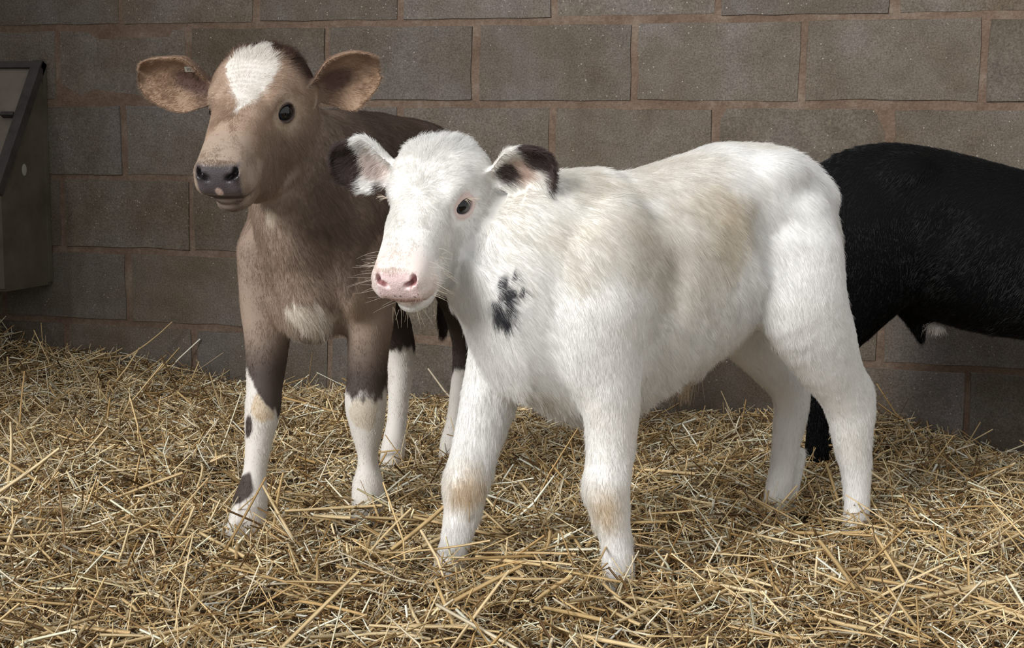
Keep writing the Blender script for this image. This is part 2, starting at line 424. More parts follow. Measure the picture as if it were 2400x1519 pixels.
class Sweep:
    """stations: x,y,z, half_lateral, half_up, half_down ; lat = lateral hint, up = hint for the 'up' side"""
    def __init__(s, name, st, lat=(0, 1, 0), up=(0, 0, 1), sub=4, n=2.0, cap0=None, cap1=None, flow=1, hair=.012, M=None):
        q = catmull(st, sub) if len(st) > 2 or sub > 1 else np.asarray(st, float)
        s.p = q[:, :3].copy(); s.e = np.maximum(q[:, 3:6], .002); s.n = n; s.name = name; s.flow = flow; s.hair = hair
        lat = np.asarray(lat, float); up = np.asarray(up, float)
        if M is not None:
            s.p = M.pt(s.p); lat = M.d(lat); up = M.d(up); s.e = s.e * M.s
        T = np.gradient(s.p, axis=0); s.t = nrm(T)
        s.l = nrm(lat - (s.t @ lat)[:, None] * s.t); s.u = np.cross(s.t, s.l)
        sg = np.sign(s.u @ up); sg[sg == 0] = 1; s.u = s.u * sg[:, None]
        k = M.s if M is not None else 1
        s.c0 = cap0 * k if cap0 else s.e[0].mean(); s.c1 = cap1 * k if cap1 else s.e[-1].mean()
        ext = s.e.max(1)[:, None]
        s.bb = ((s.p - ext).min(0), (s.p + ext).max(0))
    def __call__(s, P, full=False):
        N = len(P); best = np.full(N, 1e9, np.float32); bi = np.zeros(N, np.int32); bt = np.zeros(N, np.float32)
        P = P.astype(np.float32)
        for i in range(len(s.p) - 1):
            a = s.p[i].astype(np.float32); d = (s.p[i + 1] - s.p[i]).astype(np.float32); L2 = float(d @ d) + 1e-12
            v = P - a; t = (v @ d) / L2; tc = np.clip(t, 0, 1)
            w = v - tc[:, None] * d; dd = np.einsum('ij,ij->i', w, w)
            m_ = dd < best; best[m_] = dd[m_]; bi[m_] = i; bt[m_] = tc[m_]
        t = bt[:, None]; j = bi + 1
        ctr = s.p[bi] * (1 - t) + s.p[j] * t; e = s.e[bi] * (1 - t) + s.e[j] * t
        tan = nrm(s.t[bi] * (1 - t) + s.t[j] * t)
        la = nrm(s.l[bi] * (1 - t) + s.l[j] * t); uu = nrm(s.u[bi] * (1 - t) + s.u[j] * t)
        o = P - ctr
        a = np.abs(np.einsum('ij,ij->i', o, la)); b = np.einsum('ij,ij->i', o, uu); c = np.einsum('ij,ij->i', o, tan)
        eb = np.where(b > 0, e[:, 1], e[:, 2]); b = np.abs(b)
        last = len(s.p) - 2
        cap = np.where((bi == last) & (bt >= .999), s.c1, np.where((bi == 0) & (bt <= .001), s.c0, 1e3))
        rho = np.sqrt(a * a + b * b + np.where(cap < 100, c * c, 0)) + 1e-9
        nn = s.n
        g = ((a / e[:, 0]) ** nn + (b / eb) ** nn) ** (1 / nn)
        g = np.sqrt(g * g + np.where(cap < 100, (c / cap) ** 2, 0)) + 1e-9
        dist = rho - rho / g
        dist = np.where(g < .05, -np.minimum(e[:, 0], eb), dist)
        if full: return dist, tan * s.flow, (bi + bt) / (last + 1)
        return dist

class Ell:
    def __init__(s, name, c, r, axes=None, M=None, hair=None, flow=None):
        s.name = name; s.c = np.asarray(c, float); s.r = np.asarray(r, float); s.A = np.eye(3) if axes is None else np.array([nrm(np.asarray(a, float)) for a in axes])
        if M is not None:
            s.c = M.pt(s.c[None])[0]; s.r = s.r * M.s; s.A = np.array([M.d(a) for a in s.A])
        ext = np.sqrt(((s.A * s.r[:, None]) ** 2).sum(0)); s.bb = (s.c - ext, s.c + ext)
    def __call__(s, P):
        q = (P - s.c) @ s.A.T; g = np.sqrt(((q / s.r) ** 2).sum(1)) + 1e-9; rho = np.sqrt((q ** 2).sum(1)) + 1e-9
        return np.where(g < .05, -s.r.min(), rho - rho / g)

class Ear:
    """leaf shaped cup: base point, axis, width direction, opening normal"""
    def __init__(s, name, base, axis, wdir, L, prof, cup, th=.0042, M=None, hair=.012):
        s.name = name; s.hair = hair; s.flow = 1
        a = nrm(axis); w = np.asarray(wdir, float); w = nrm(w - (w @ a) * a); n = np.cross(a, w)
        s.base = np.asarray(base, float); s.L = L; k = 1
        if M is not None:
            s.base = M.pt(s.base[None])[0]; a, w, n = M.d(a), M.d(w), M.d(n); k = M.s
        s.a, s.w, s.n = a, w, n; s.k = k; s.prof = np.array(prof); s.cup = cup; s.th = th
        ext = np.array([L, L, L]) * k * 1.05
        s.bb = (np.minimum(s.base, s.base + a * L * k) - .075, np.maximum(s.base, s.base + a * L * k) + .075)
    def coords(s, P):
        q = (P - s.base) / s.k
        return q @ s.a / s.L, q @ s.w, q @ s.n
    def __call__(s, P, full=False):
        l, w, n = s.coords(P)
        lc = np.clip(l, 0, 1)
        Wp = np.interp(lc, s.prof[:, 0], s.prof[:, 1]); Wm = np.interp(lc, s.prof[:, 0], s.prof[:, 2])
        Wl = np.where(w > 0, Wp, Wm)
        f = np.clip(np.abs(w) / (Wl + 1e-6), 0, 1.4)
        depth = np.interp(lc, s.cup[:, 0], s.cup[:, 1]) if isinstance(s.cup, np.ndarray) else s.cup
        mid = -depth * (1 - f ** 2.4) + depth * .35
        th = s.th * (1.25 - .5 * lc)
        d1 = np.abs(n - mid) * .72 - th
        d2 = (np.abs(w) - Wl) * .8
        d3 = np.maximum(-l, l - 1) * s.L
        d = np.maximum(np.maximum(d1, d2), d3) * s.k
        if full: return d, np.tile(s.a * .8, (len(P), 1)), lc
        return d

class HeadM:
    def __init__(s, pos, yaw, pitch, roll, scale):
        c1, s1, c2, s2, c3, s3 = math.cos(yaw), math.sin(yaw), math.cos(pitch), math.sin(pitch), math.cos(roll), math.sin(roll)
        s.R = np.array([[c1, -s1, 0], [s1, c1, 0], [0, 0, 1]]) @ np.array([[c2, 0, s2], [0, 1, 0], [-s2, 0, c2]]) @ np.array([[1, 0, 0], [0, c3, -s3], [0, s3, c3]])
        s.o = np.asarray(pos, float); s.s = scale
    def pt(s, P): return s.o + s.s * (np.asarray(P, float) @ s.R.T)
    def d(s, v): return s.R @ np.asarray(v, float)
    def inv(s, P): return ((P - s.o) @ s.R) / s.s

class Field:
    """coarse pass finds the band around the surface, the fine grid is evaluated there only"""
    def __init__(s, lo, hi, flo, fhi, hb, hf, ops):
        s.ax = []
        for k in range(3):
            a = []
            x = lo[k]
            while x < hi[k]:
                a.append(x); x += hf if flo[k] - hf < x < fhi[k] else hb
            s.ax.append(np.array(a))
        hc = .015
        cax = [np.arange(lo[k], hi[k] + hc, hc) for k in range(3)]
        G = np.meshgrid(*cax, indexing='ij'); Pc = np.stack([g.ravel() for g in G], 1)
        Dc = s.evaluate(Pc, ops, .06).reshape(G[0].shape)
        near = np.abs(Dc) < .026
        # value of the nearest coarse node for every fine node, band where any of the 8 around is near
        D = Dc; N = near
        for k in range(3):
            i = np.clip(((s.ax[k] - lo[k]) / hc).astype(int), 0, len(cax[k]) - 2)
            f = ((s.ax[k] - lo[k]) / hc - i).reshape([-1 if q == k else 1 for q in range(3)])
            D = np.take(D, i, k) * (1 - f) + np.take(D, i + 1, k) * f
            N = np.take(N, i, k) | np.take(N, i + 1, k)
        s.D = D.astype(np.float32)
        I = np.nonzero(N & (np.abs(s.D) < .013))
        P = np.stack([s.ax[k][I[k]] for k in range(3)], 1)
        s.D[I] = s.evaluate(P, ops, .02)
    @staticmethod
    def evaluate(P, ops, mrg):
        D = np.full(len(P), .5, np.float32)
        for sg, pr, k in ops:
            m_ = ((P > pr.bb[0] - k - mrg) & (P < pr.bb[1] + k + mrg)).all(1)
            j = np.nonzero(m_)[0]
            if not len(j): continue
            v = pr(P[j]); o = D[j]
            if sg > 0:
                h = np.clip(.5 + .5 * (o - v) / k, 0, 1); D[j] = o * (1 - h) + v * h - k * h * (1 - h)
            else:
                v = -v; h = np.clip(.5 - .5 * (o - v) / k, 0, 1); D[j] = o * (1 - h) + v * h + k * h * (1 - h)
        return D
    def mesh(s):
        D = s.D; S = D < 0
        n = [q - 1 for q in D.shape]
        c = [S[a:a + n[0], b:b + n[1], d:d + n[2]] for a in (0, 1) for b in (0, 1) for d in (0, 1)]
        anyv = c[0].copy(); allv = c[0].copy()
        for q in c[1:]: anyv |= q; allv &= q
        I = np.argwhere(anyv & ~allv); idx = np.full(n, -1, np.int32); idx[tuple(I.T)] = np.arange(len(I))
        acc = np.zeros((len(I), 3)); cnt = np.zeros(len(I))
        cr_ = [(a, b, d) for a in (0, 1) for b in (0, 1) for d in (0, 1)]
        def pos(o): return np.stack([s.ax[k][I[:, k] + o[k]] for k in range(3)], 1)
        for o in cr_:
            for k in range(3):
                if o[k]: continue
                o2 = list(o); o2[k] = 1
                a = D[I[:, 0] + o[0], I[:, 1] + o[1], I[:, 2] + o[2]]; b = D[I[:, 0] + o2[0], I[:, 1] + o2[1], I[:, 2] + o2[2]]
                x = (a < 0) != (b < 0); t = np.where(x, a / (a - b + 1e-12), 0)
                p = pos(o) * (1 - t)[:, None] + pos(o2) * t[:, None]
                acc += p * x[:, None]; cnt += x
        V = acc / cnt[:, None]
        Fq = []
        for k in range(3):
            u, v = (k + 1) % 3, (k + 2) % 3
            lo = [slice(None)] * 3; hi = [slice(None)] * 3
            lo[k] = slice(0, -1); hi[k] = slice(1, None)
            A, B = S[tuple(lo)], S[tuple(hi)]
            E = np.argwhere(A != B)
            E = E[(E[:, u] > 0) & (E[:, v] > 0) & (E[:, u] < n[u]) & (E[:, v] < n[v])]
            def cell(du, dv):
                q = E.copy(); q[:, u] -= du; q[:, v] -= dv; return idx[q[:, 0], q[:, 1], q[:, 2]]
            q = np.stack([cell(1, 1), cell(0, 1), cell(0, 0), cell(1, 0)], 1)
            fl = ~A[E[:, 0], E[:, 1], E[:, 2]]
            q[fl] = q[fl][:, ::-1]
            Fq.append(q)
        F = np.concatenate(Fq); F = F[(F >= 0).all(1)]
        return V, F

def biggest(V, F):
    """keep the largest connected island"""
    lab = np.arange(len(V))
    while True:
        mn = lab[F].min(1); new = lab.copy()
        for k in range(4): np.minimum.at(new, F[:, k], mn)
        new = new[new]
        if (new == lab).all(): break
        lab = new
    ids, ct = np.unique(lab, return_counts=True); keep = lab == ids[ct.argmax()]
    mp = np.cumsum(keep) - 1
    F = F[keep[F[:, 0]]]
    return V[keep], mp[F]

def relax(V, F, it, lam=.5):
    e = np.concatenate([F[:, [0, 1]], F[:, [1, 2]], F[:, [2, 3]], F[:, [3, 0]]]); n = len(V)
    for _ in range(it):
        for la in (lam, -lam * 1.03):
            deg = np.bincount(e[:, 0], minlength=n) + 1e-9
            avg = np.stack([np.bincount(e[:, 0], V[e[:, 1], k], n) for k in range(3)], 1) / deg[:, None]
            V = V + la * (avg - V)
    return V

def vnormals(V, F):
    n = np.cross(V[F[:, 2]] - V[F[:, 0]], V[F[:, 3]] - V[F[:, 1]])
    N = np.stack([sum(np.bincount(F[:, j], n[:, k], len(V)) for j in range(4)) for k in range(3)], 1)
    return nrm(N), np.linalg.norm(n, axis=1) / 2

class Frame:
    def __init__(s, o, h):
        h = np.array([h[0], h[1], 0.]); h /= np.linalg.norm(h)
        s.o = np.array([o[0], o[1], 0.]); s.h = h; s.l = np.array([-h[1], h[0], 0]); s.ang = math.atan2(h[1], h[0])
        s.Rm = np.stack([s.h, s.l, [0, 0, 1]])
    def J(s, px, py, lat):
        d = ray(px, py); t = (lat - (C - s.o) @ s.l) / (d @ s.l); p = C + d * t - s.o
        return np.array([p @ s.h, lat, p[2]])
    def loc(s, P): return (np.asarray(P, float) - s.o) @ s.Rm.T
    def ray(s, px, py): return s.loc(C), nrm(s.Rm @ ray(px, py))

class Calf:
    def __init__(s, frame, label):
        s.F = frame; s.prims = []; s.ops = []; s.hops = []; s.eops = []; s.late = []; s.in_head = False
        s.root = tag(add_obj('calf', None), label, 'calf')
        s.root.location = tuple(frame.o); s.root.rotation_euler = (0, 0, frame.ang)
    def add(s, p, k=.03, region=True):
        (s.eops if isinstance(p, Ear) else s.hops if s.in_head else s.ops).append((1, p, k))
        if region and not isinstance(p, Ell): s.prims.append(p)
        return p
    def sub(s, p, k=.01): s.ops.append((-1, p, k))
    def head(s, pos, yaw, pitch, roll, scale, poll=0.0, mz=1.0):
        M = s.M = HeadM(pos, yaw, pitch, roll, scale)
        k = scale; s.in_head = True
        s.add(Sweep('head', [
            (-.120, 0, -.004, .056, .052 + poll, .050), (-.088, 0, 0, .079, .072 + poll, .076), (-.050, 0, 0, .078, .074 + poll * .5, .096), (-.015, 0, 0, .067, .065, .104),
            (.022, 0, -.003, .051, .053, .108), (.060, 0, -.010, .043 * mz, .045, .101), (.098, 0, -.018, .039 * mz, .041, .082), (.132, 0, -.026, .038 * mz, .036, .056), (.156, 0, -.030, .037 * mz, .029, .038)],
            n=2.35, cap0=.03, cap1=.017, flow=-1, hair=.010, M=M), .018)
        for q in (-1, 1):
            s.add(Ell('brow', (-.006, q * .044, .030), (.034, .018, .018), M=M), .020)
            s.add(Ell('cheek', (-.046, q * .050, -.048), (.050, .024, .046), M=M), .03)
            s.add(Ell('lip', (.130, q * .024 * mz, -.044), (.038, .020, .022), M=M), .014)
            s.add(Ell('nostril_wing', (.157, q * .0245, -.026), (.016, .0105, .015), M=M), .010)
        s.add(Ell('throat', (.005, 0, -.098), (.065, .036, .030), M=M), .03)
        s.add(Ell('chin', (.106, 0, -.084), (.042, .028, .017), M=M), .016)
        s.add(Ell('lower_lip', (.136, 0, -.0715), (.017, .022, .010), M=M), .008)
        for q in (-1, 1):
            e = nrm(np.array([.58, q * .81, .06])); tg = nrm(np.array([.80, -q * .58, -.16])); u = np.cross(tg, e)
            c0 = np.array([-.002, q * .0480, .007])
            s.late.append((-1, Ell('socket', c0 + e * .046, (.034, .032, .030), axes=(tg, e, u), M=M), .02))
            s.late.append((1, Ell('eyelid', c0 + e * .001, (.0225, .0195, .0200), axes=(tg, e, u), M=M), .008))
            s.late.append((-1, Ell('eye_opening', c0 + e * .0185, (.0160, .0200, .0120), axes=(tg, e, u), M=M), .003))
            s.late.append((-1, Ell('nostril', (.1735, q * .0190, -.028), (.014, .0085, .0044), axes=((1, 0, 0), (0, .8, q * .6), (0, -.6 * q, .8)), M=M), .004))
            s.late.append((-1, Ell('nostril_tail', (.168, q * .0270, -.020), (.011, .0040, .0075), M=M), .004))
            mouth = [(.176, 0, -.0585), (.170, q * .014, -.0595), (.155, q * .031, -.0645), (.135, q * .041, -.0715)]
            s.late.append((-1, Sweep('mouth', [(*p, .0026, .0026, .0026) for p in mouth], sub=2, M=M), .005))
        s.in_head = False
        eP = []
        for q in (1, -1):
            e = nrm(np.array([.58, q * .81, .06])); c0 = np.array([-.002, q * .0480, .007]); eP.append(c0 + e * .0165)
            o = add_obj('eyeball', eye_mesh(1), s.root)
            A = np.stack([np.cross(e, [0, 0, 1.]), e, np.cross(np.cross(e, [0, 0, 1.]), e)], 1)
            mm = np.eye(4); mm[:3, :3] = M.R @ A * k; mm[:3, 3] = M.pt(c0[None])[0]
            o.matrix_local = Matrix(mm.tolist())
        s.eyeP = M.pt(np.array(eP))
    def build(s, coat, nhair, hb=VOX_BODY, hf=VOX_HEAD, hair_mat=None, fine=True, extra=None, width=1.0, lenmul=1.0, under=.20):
        s.ops = s.ops + s.hops + s.eops + s.late
        lo = np.min([p.bb[0] for _, p, _ in s.ops], 0) - .03; hi = np.max([p.bb[1] for _, p, _ in s.ops], 0) + .03
        hp = [p for p in s.prims if p.name == 'head' or p.name.startswith('ear')]
        flo, fhi = (np.min([p.bb[0] for p in hp], 0), np.max([p.bb[1] for p in hp], 0)) if fine else (hi, hi)
        fld = Field(lo, hi, flo, fhi, hb, hf, s.ops)
        V, F = fld.mesh(); V, F = biggest(V, F); V = relax(V, F, 3)
        N, area = vnormals(V, F)
        s.V, s.Fc, s.N = V, F, N
        s.bvh = BVHTree.FromPolygons([tuple(v) for v in V], [tuple(f) for f in F])
        wt, flow, hl, reg, tt = s.regions(V)
        rgb, dens, wet = coat(s, V, N, reg, tt, False)
        me = mesh_np('body', V, F); set_color(me, 'coat', rgb * (1 - under * dens * (1 - wet))[:, None]); set_float(me, 'wet', wet)  # skin darkened where hair covers it, painting in the coat's self-shadow
        s.body = add_obj('body', me, s.root, M_SKINK if hair_mat is M_HAIRK else M_SKIN)
        # coat of hair
        r = np.random.default_rng(5)
        w = area * dens[F].mean(1); w = w * (1 + 1.6 * np.isin(reg[F[:, 0]], [i for i, p in enumerate(s.prims) if p.name == 'head' or p.name.startswith('ear')]))
        if hasattr(s, 'M'):
            hq = s.M.inv(V[F[:, 0]]); w = w * np.where(reg[F[:, 0]] == [p.name for p in s.prims].index('head'), 1 + 2.2 * ss(.0, .09, hq[:, 0]), 1)
        n = int(nhair * HAIRS)
        fi = r.choice(len(F), n, p=w / w.sum()); q = F[fi]; a, b = r.random((n, 1)), r.random((n, 1))
        def ip(A): return (A[q[:, 0]] * (1 - a) + A[q[:, 1]] * a) * (1 - b) + (A[q[:, 3]] * (1 - a) + A[q[:, 2]] * a) * b
        P = ip(V); Nn = nrm(ip(N)); fl = ip(flow); L = ip(hl[:, None])[:, 0] * lenmul
        regh = reg[q[:, 0]]; th = tt[q[:, 0]]
        c, dn, _ = coat(s, P + r.normal(0, .0025, P.shape), Nn, regh, th, True)
        # clumps: hairs of one tuft lean the same way
        cl = np.stack([noise3(P, 62, 21), noise3(P, 62, 22), noise3(P, 62, 23)], 1) * .5 + np.stack([noise3(P, 150, 24), noise3(P, 150, 25), noise3(P, 150, 26)], 1) * .45
        big = np.stack([noise3(P, 14, 27), noise3(P, 14, 28), noise3(P, 14, 29)], 1)
        fl = nrm(fl - (fl * Nn).sum(1, keepdims=True) * Nn)
        if hasattr(s, 'eyeP'):
            for ep_ in s.eyeP:
                dv = P - ep_; de = np.linalg.norm(dv, axis=1); we = ss(.050, .022, de)[:, None]
                fl = nrm(fl * (1 - we) + (dv - (dv * Nn).sum(1, keepdims=True) * Nn) / (de[:, None] + 1e-6) * we)
                L = L * (.5 + .5 * ss(.018, .050, de))
            hx = s.M.inv(P); L = L * np.where(regh == [p.name for p in s.prims].index('head'), .45 + .55 * ss(.13, .03, hx[:, 0]), 1)
        cur = s.curl(P) if hasattr(s, 'curl') else np.zeros(n)
        d0 = nrm(fl * (1 - .35 * cur[:, None]) + Nn * (.34 + .55 * cur[:, None]) + cl * (.36 + .9 * cur[:, None]) + big * .22 + r.normal(0, .10, P.shape))
        d1 = nrm(fl + Nn * .10 + cl * (.6 - 1.2 * cur[:, None]) + big * .25 + np.array([0, 0, -.35]) + r.normal(0, .16, P.shape))
        def outward(d, lo):      # no hair dives back into the skin
            q_ = (d * Nn).sum(1, keepdims=True); return nrm(d + np.maximum(lo - q_, 0) * Nn)
        d0 = outward(d0, .30); d1 = outward(d1, .06)
        L = L * (1 + 1.1 * cur)
        if hasattr(s, 'longer'): L = L * s.longer(P)
        L = L * r.uniform(.55, 1.2, n) * (1 + .35 * noise3(P, 40, 31))
        K = 5
        ph = 3.0 * noise3(P, 55, 33); sd = nrm(np.cross(Nn, nrm(cl + 1e-3)))
        pts = np.zeros((n, K, 3), np.float32); base = P - Nn * .001
        for j in range(K):
            t = j / (K - 1)
            pts[:, j] = base + L[:, None] * (d0 * (t - .5 * t * t) + d1 * (.5 * t * t) * 1.15) + (cur * .0042 * np.sin(4.6 * t + ph))[:, None] * sd * t
        rad = np.linspace(1, .25, K)[None] * (r.uniform(.00018, .00034, n)[:, None]) * width
        c = c * r.uniform(.88, 1.08, (n, 1))
        if extra is not None:
            ep, ec, er = extra(s, r)
            pts = np.concatenate([pts, ep]); c = np.concatenate([c, ec]); rad = np.concatenate([rad, er])
        hc = bpy.data.hair_curves.new('coat'); nn = len(pts)
        hc.add_curves([K] * nn)
        hc.points.foreach_set('position', np.ascontiguousarray(pts, np.float32).ravel())
        at = hc.attributes.get('radius') or hc.attributes.new('radius', 'FLOAT', 'POINT'); at.data.foreach_set('value', np.ascontiguousarray(rad, np.float32).ravel())
        at = hc.attributes.new('coat', 'FLOAT_COLOR', 'CURVE'); cc = np.ones((nn, 4), np.float32); cc[:, :3] = np.clip(c, 0, 1); at.data.foreach_set('color', cc.ravel())
        hc.materials.append(hair_mat or M_HAIR)
        tag(add_obj('coat', hc, s.root), kind='stuff')
    def regions(s, V):
        ds, fls, ts = [], [], []
        for p in s.prims:
            d, f, t = p(V, True); ds.append(d); fls.append(f); ts.append(t)
        ds = np.array(ds); mn = ds.min(0); w = np.exp(-(ds - mn) / .014); w /= w.sum(0)
        flow = sum(w[i][:, None] * fls[i] for i in range(len(ds)))
        hl = sum(w[i] * s.prims[i].hair for i in range(len(ds)))
        hi_ = [i for i, p in enumerate(s.prims) if p.name == 'head']
        if hi_:
            Hh = s.M.inv(V); away = Hh - np.array([.035, 0, .045]); fw = nrm(away) @ s.M.R.T
            wh = w[hi_[0]][:, None] * .9
            flow = flow * (1 - wh) + fw * wh
        tor = sum(w[i] for i, p in enumerate(s.prims) if p.name in ('torso', 'neck'))
        flow = nrm(flow + np.array([0, 0, -1.])[None] * (.25 + .9 * tor)[:, None])
        reg = ds.argmin(0); tt = np.array(ts)[reg, np.arange(len(V))]
        return w, flow, hl, reg, tt
    def hit(s, px, py):
        o, d = s.F.ray(px, py)
        h = s.bvh.ray_cast(Vector(o), Vector(d))
        return np.array(h[0]) if h[0] is not None else None
    def hoofs(s, feet):
        for (x, y, z, yaw, tilt) in feet:
            me = hoof_mesh()
            o = add_obj('hoof', me, s.root); o.location = (x, y, z); o.rotation_euler = (0, tilt, yaw)

def uv_ell(r, n=20, m_=14, f=None):
    V = []; F = []
    for i in range(m_ + 1):
        a = math.pi * i / m_
        for j in range(n):
            b = 2 * math.pi * j / n
            V.append((r[0] * math.sin(a) * math.cos(b), r[1] * math.sin(a) * math.sin(b), r[2] * math.cos(a)))
    for i in range(m_):
        for j in range(n): F.append((i * n + j, (i + 1) * n + j, (i + 1) * n + (j + 1) % n, i * n + (j + 1) % n))
    return np.array(V), np.array(F)

def eye_mesh(q):
    V, F = uv_ell((.0165, .0165, .0165), 28, 18)
    V = V[:, [0, 2, 1]] * np.array([1, 1, -1.])   # pole looks sideways
    V[:, 1] *= np.where(np.abs(V[:, 1]) > .0138, 1.05, 1.0)
    me = mesh_np('eyeball', V, F); me.materials.append(M_IRIS); me.materials.append(M_EYE)
    for p in me.polygons:
        c = p.center; p.material_index = 0 if .0098 < math.hypot(c.x, c.z) < .0116 and c.y * q > 0 else 1
    return me

_hoof = []
def hoof_mesh():
    if _hoof: return _hoof[0]
    prof = [(.0, 1.0), (.018, .94), (.036, .82), (.044, .70)]
    Vs, Fs = [], []; b0 = 0
    for q in (-1, 1):
        n = 14; V = []
        for z, k in prof:
            for j in range(n):
                a = 2 * math.pi * j / n; ca, sa = math.cos(a), math.sin(a)
                x = (.036 if ca > 0 else .026) * ca * k + .008 - z * .28; y = q * .0150 + .0135 * k * sa
                V.append((x, y, z - .02))
        F = [(i * n + j, i * n + (j + 1) % n, (i + 1) * n + (j + 1) % n, (i + 1) * n + j) for i in range(len(prof) - 1) for j in range(n)]
        F += [tuple(range(n))[::-1], tuple(range(3 * n, 4 * n))]
        Fs += [tuple(b0 + v for v in f) for f in F]; Vs += V; b0 += len(V)
    me = bpy.data.meshes.new('hoof'); me.from_pydata(Vs, [], Fs); me.update(); me.materials.append(M_HOOF); _hoof.append(me); return me

def make_tag(calf, ear, l, w, yaw_off, size, name='ear_tag'):
    """folded metal strip clipped over the ear edge"""
    Lx, Ly, t = size
    V, F = [], []
    def bx(x0, x1, y0, y1, z0, z1):
        b = len(V); V.extend([(x, y, z) for x in (x0, x1) for y in (y0, y1) for z in (z0, z1)])
        F.extend([tuple(b + i for i in f) for f in ((0, 1, 3, 2), (4, 6, 7, 5), (0, 4, 5, 1), (2, 3, 7, 6), (0, 2, 6, 4), (1, 5, 7, 3))])
    bx(-Lx / 2, Lx / 2, -Ly / 2, Ly / 2, .006, .006 + t); bx(Lx / 2 - t, Lx / 2, -Ly / 2, Ly / 2, -.004, .006)
    me = bpy.data.meshes.new(name); me.from_pydata(V, [], F); me.update(); me.materials.append(M_TAG)
    o = add_obj(name, me, calf.root); o['label'] = 'small silver metal ear tag'
    c = ear.base + ear.k * (ear.a * l * ear.L + ear.w * w)
    n = ear.n
    best = None
    P = c + n * .08; h = calf.bvh.ray_cast(Vector(P), Vector(-n))
    if h[0] is not None: c = np.array(h[0]) - n * .003
    x = nrm(ear.a * math.cos(yaw_off) + ear.w * math.sin(yaw_off)); y = np.cross(n, x)
    mm = np.eye(4); mm[:3, 0] = x; mm[:3, 1] = y; mm[:3, 2] = n; mm[:3, 3] = c
    o.matrix_local = Matrix(mm.tolist())
    if Lx > .02:
        V, F = [], []
        for j in range(7):
            xx = -Lx * .30 + Lx * .1 * j; bx(xx, xx + Lx * .045, -Ly * .28, Ly * .28, .006 + t, .0064 + t)
        me = bpy.data.meshes.new('stamping'); me.from_pydata(V, [], F); me.update(); me.materials.append(M_TAGMARK); add_obj('stamping', me, o)
    return o, mm

def ear_profile(L, wmax, wneg=None):
    t = np.linspace(0, 1, 21); wneg = wneg or wmax
    f = (.30 + .70 * ss(0, .5, t)) * np.sqrt(np.clip(1 - np.clip((t - .52) / .48, 0, 1) ** 2.3, 0, 1))
    return np.stack([t, f * wmax, f * wneg * (1 + .25 * np.exp(-((t - .4) / .22) ** 2))], 1)

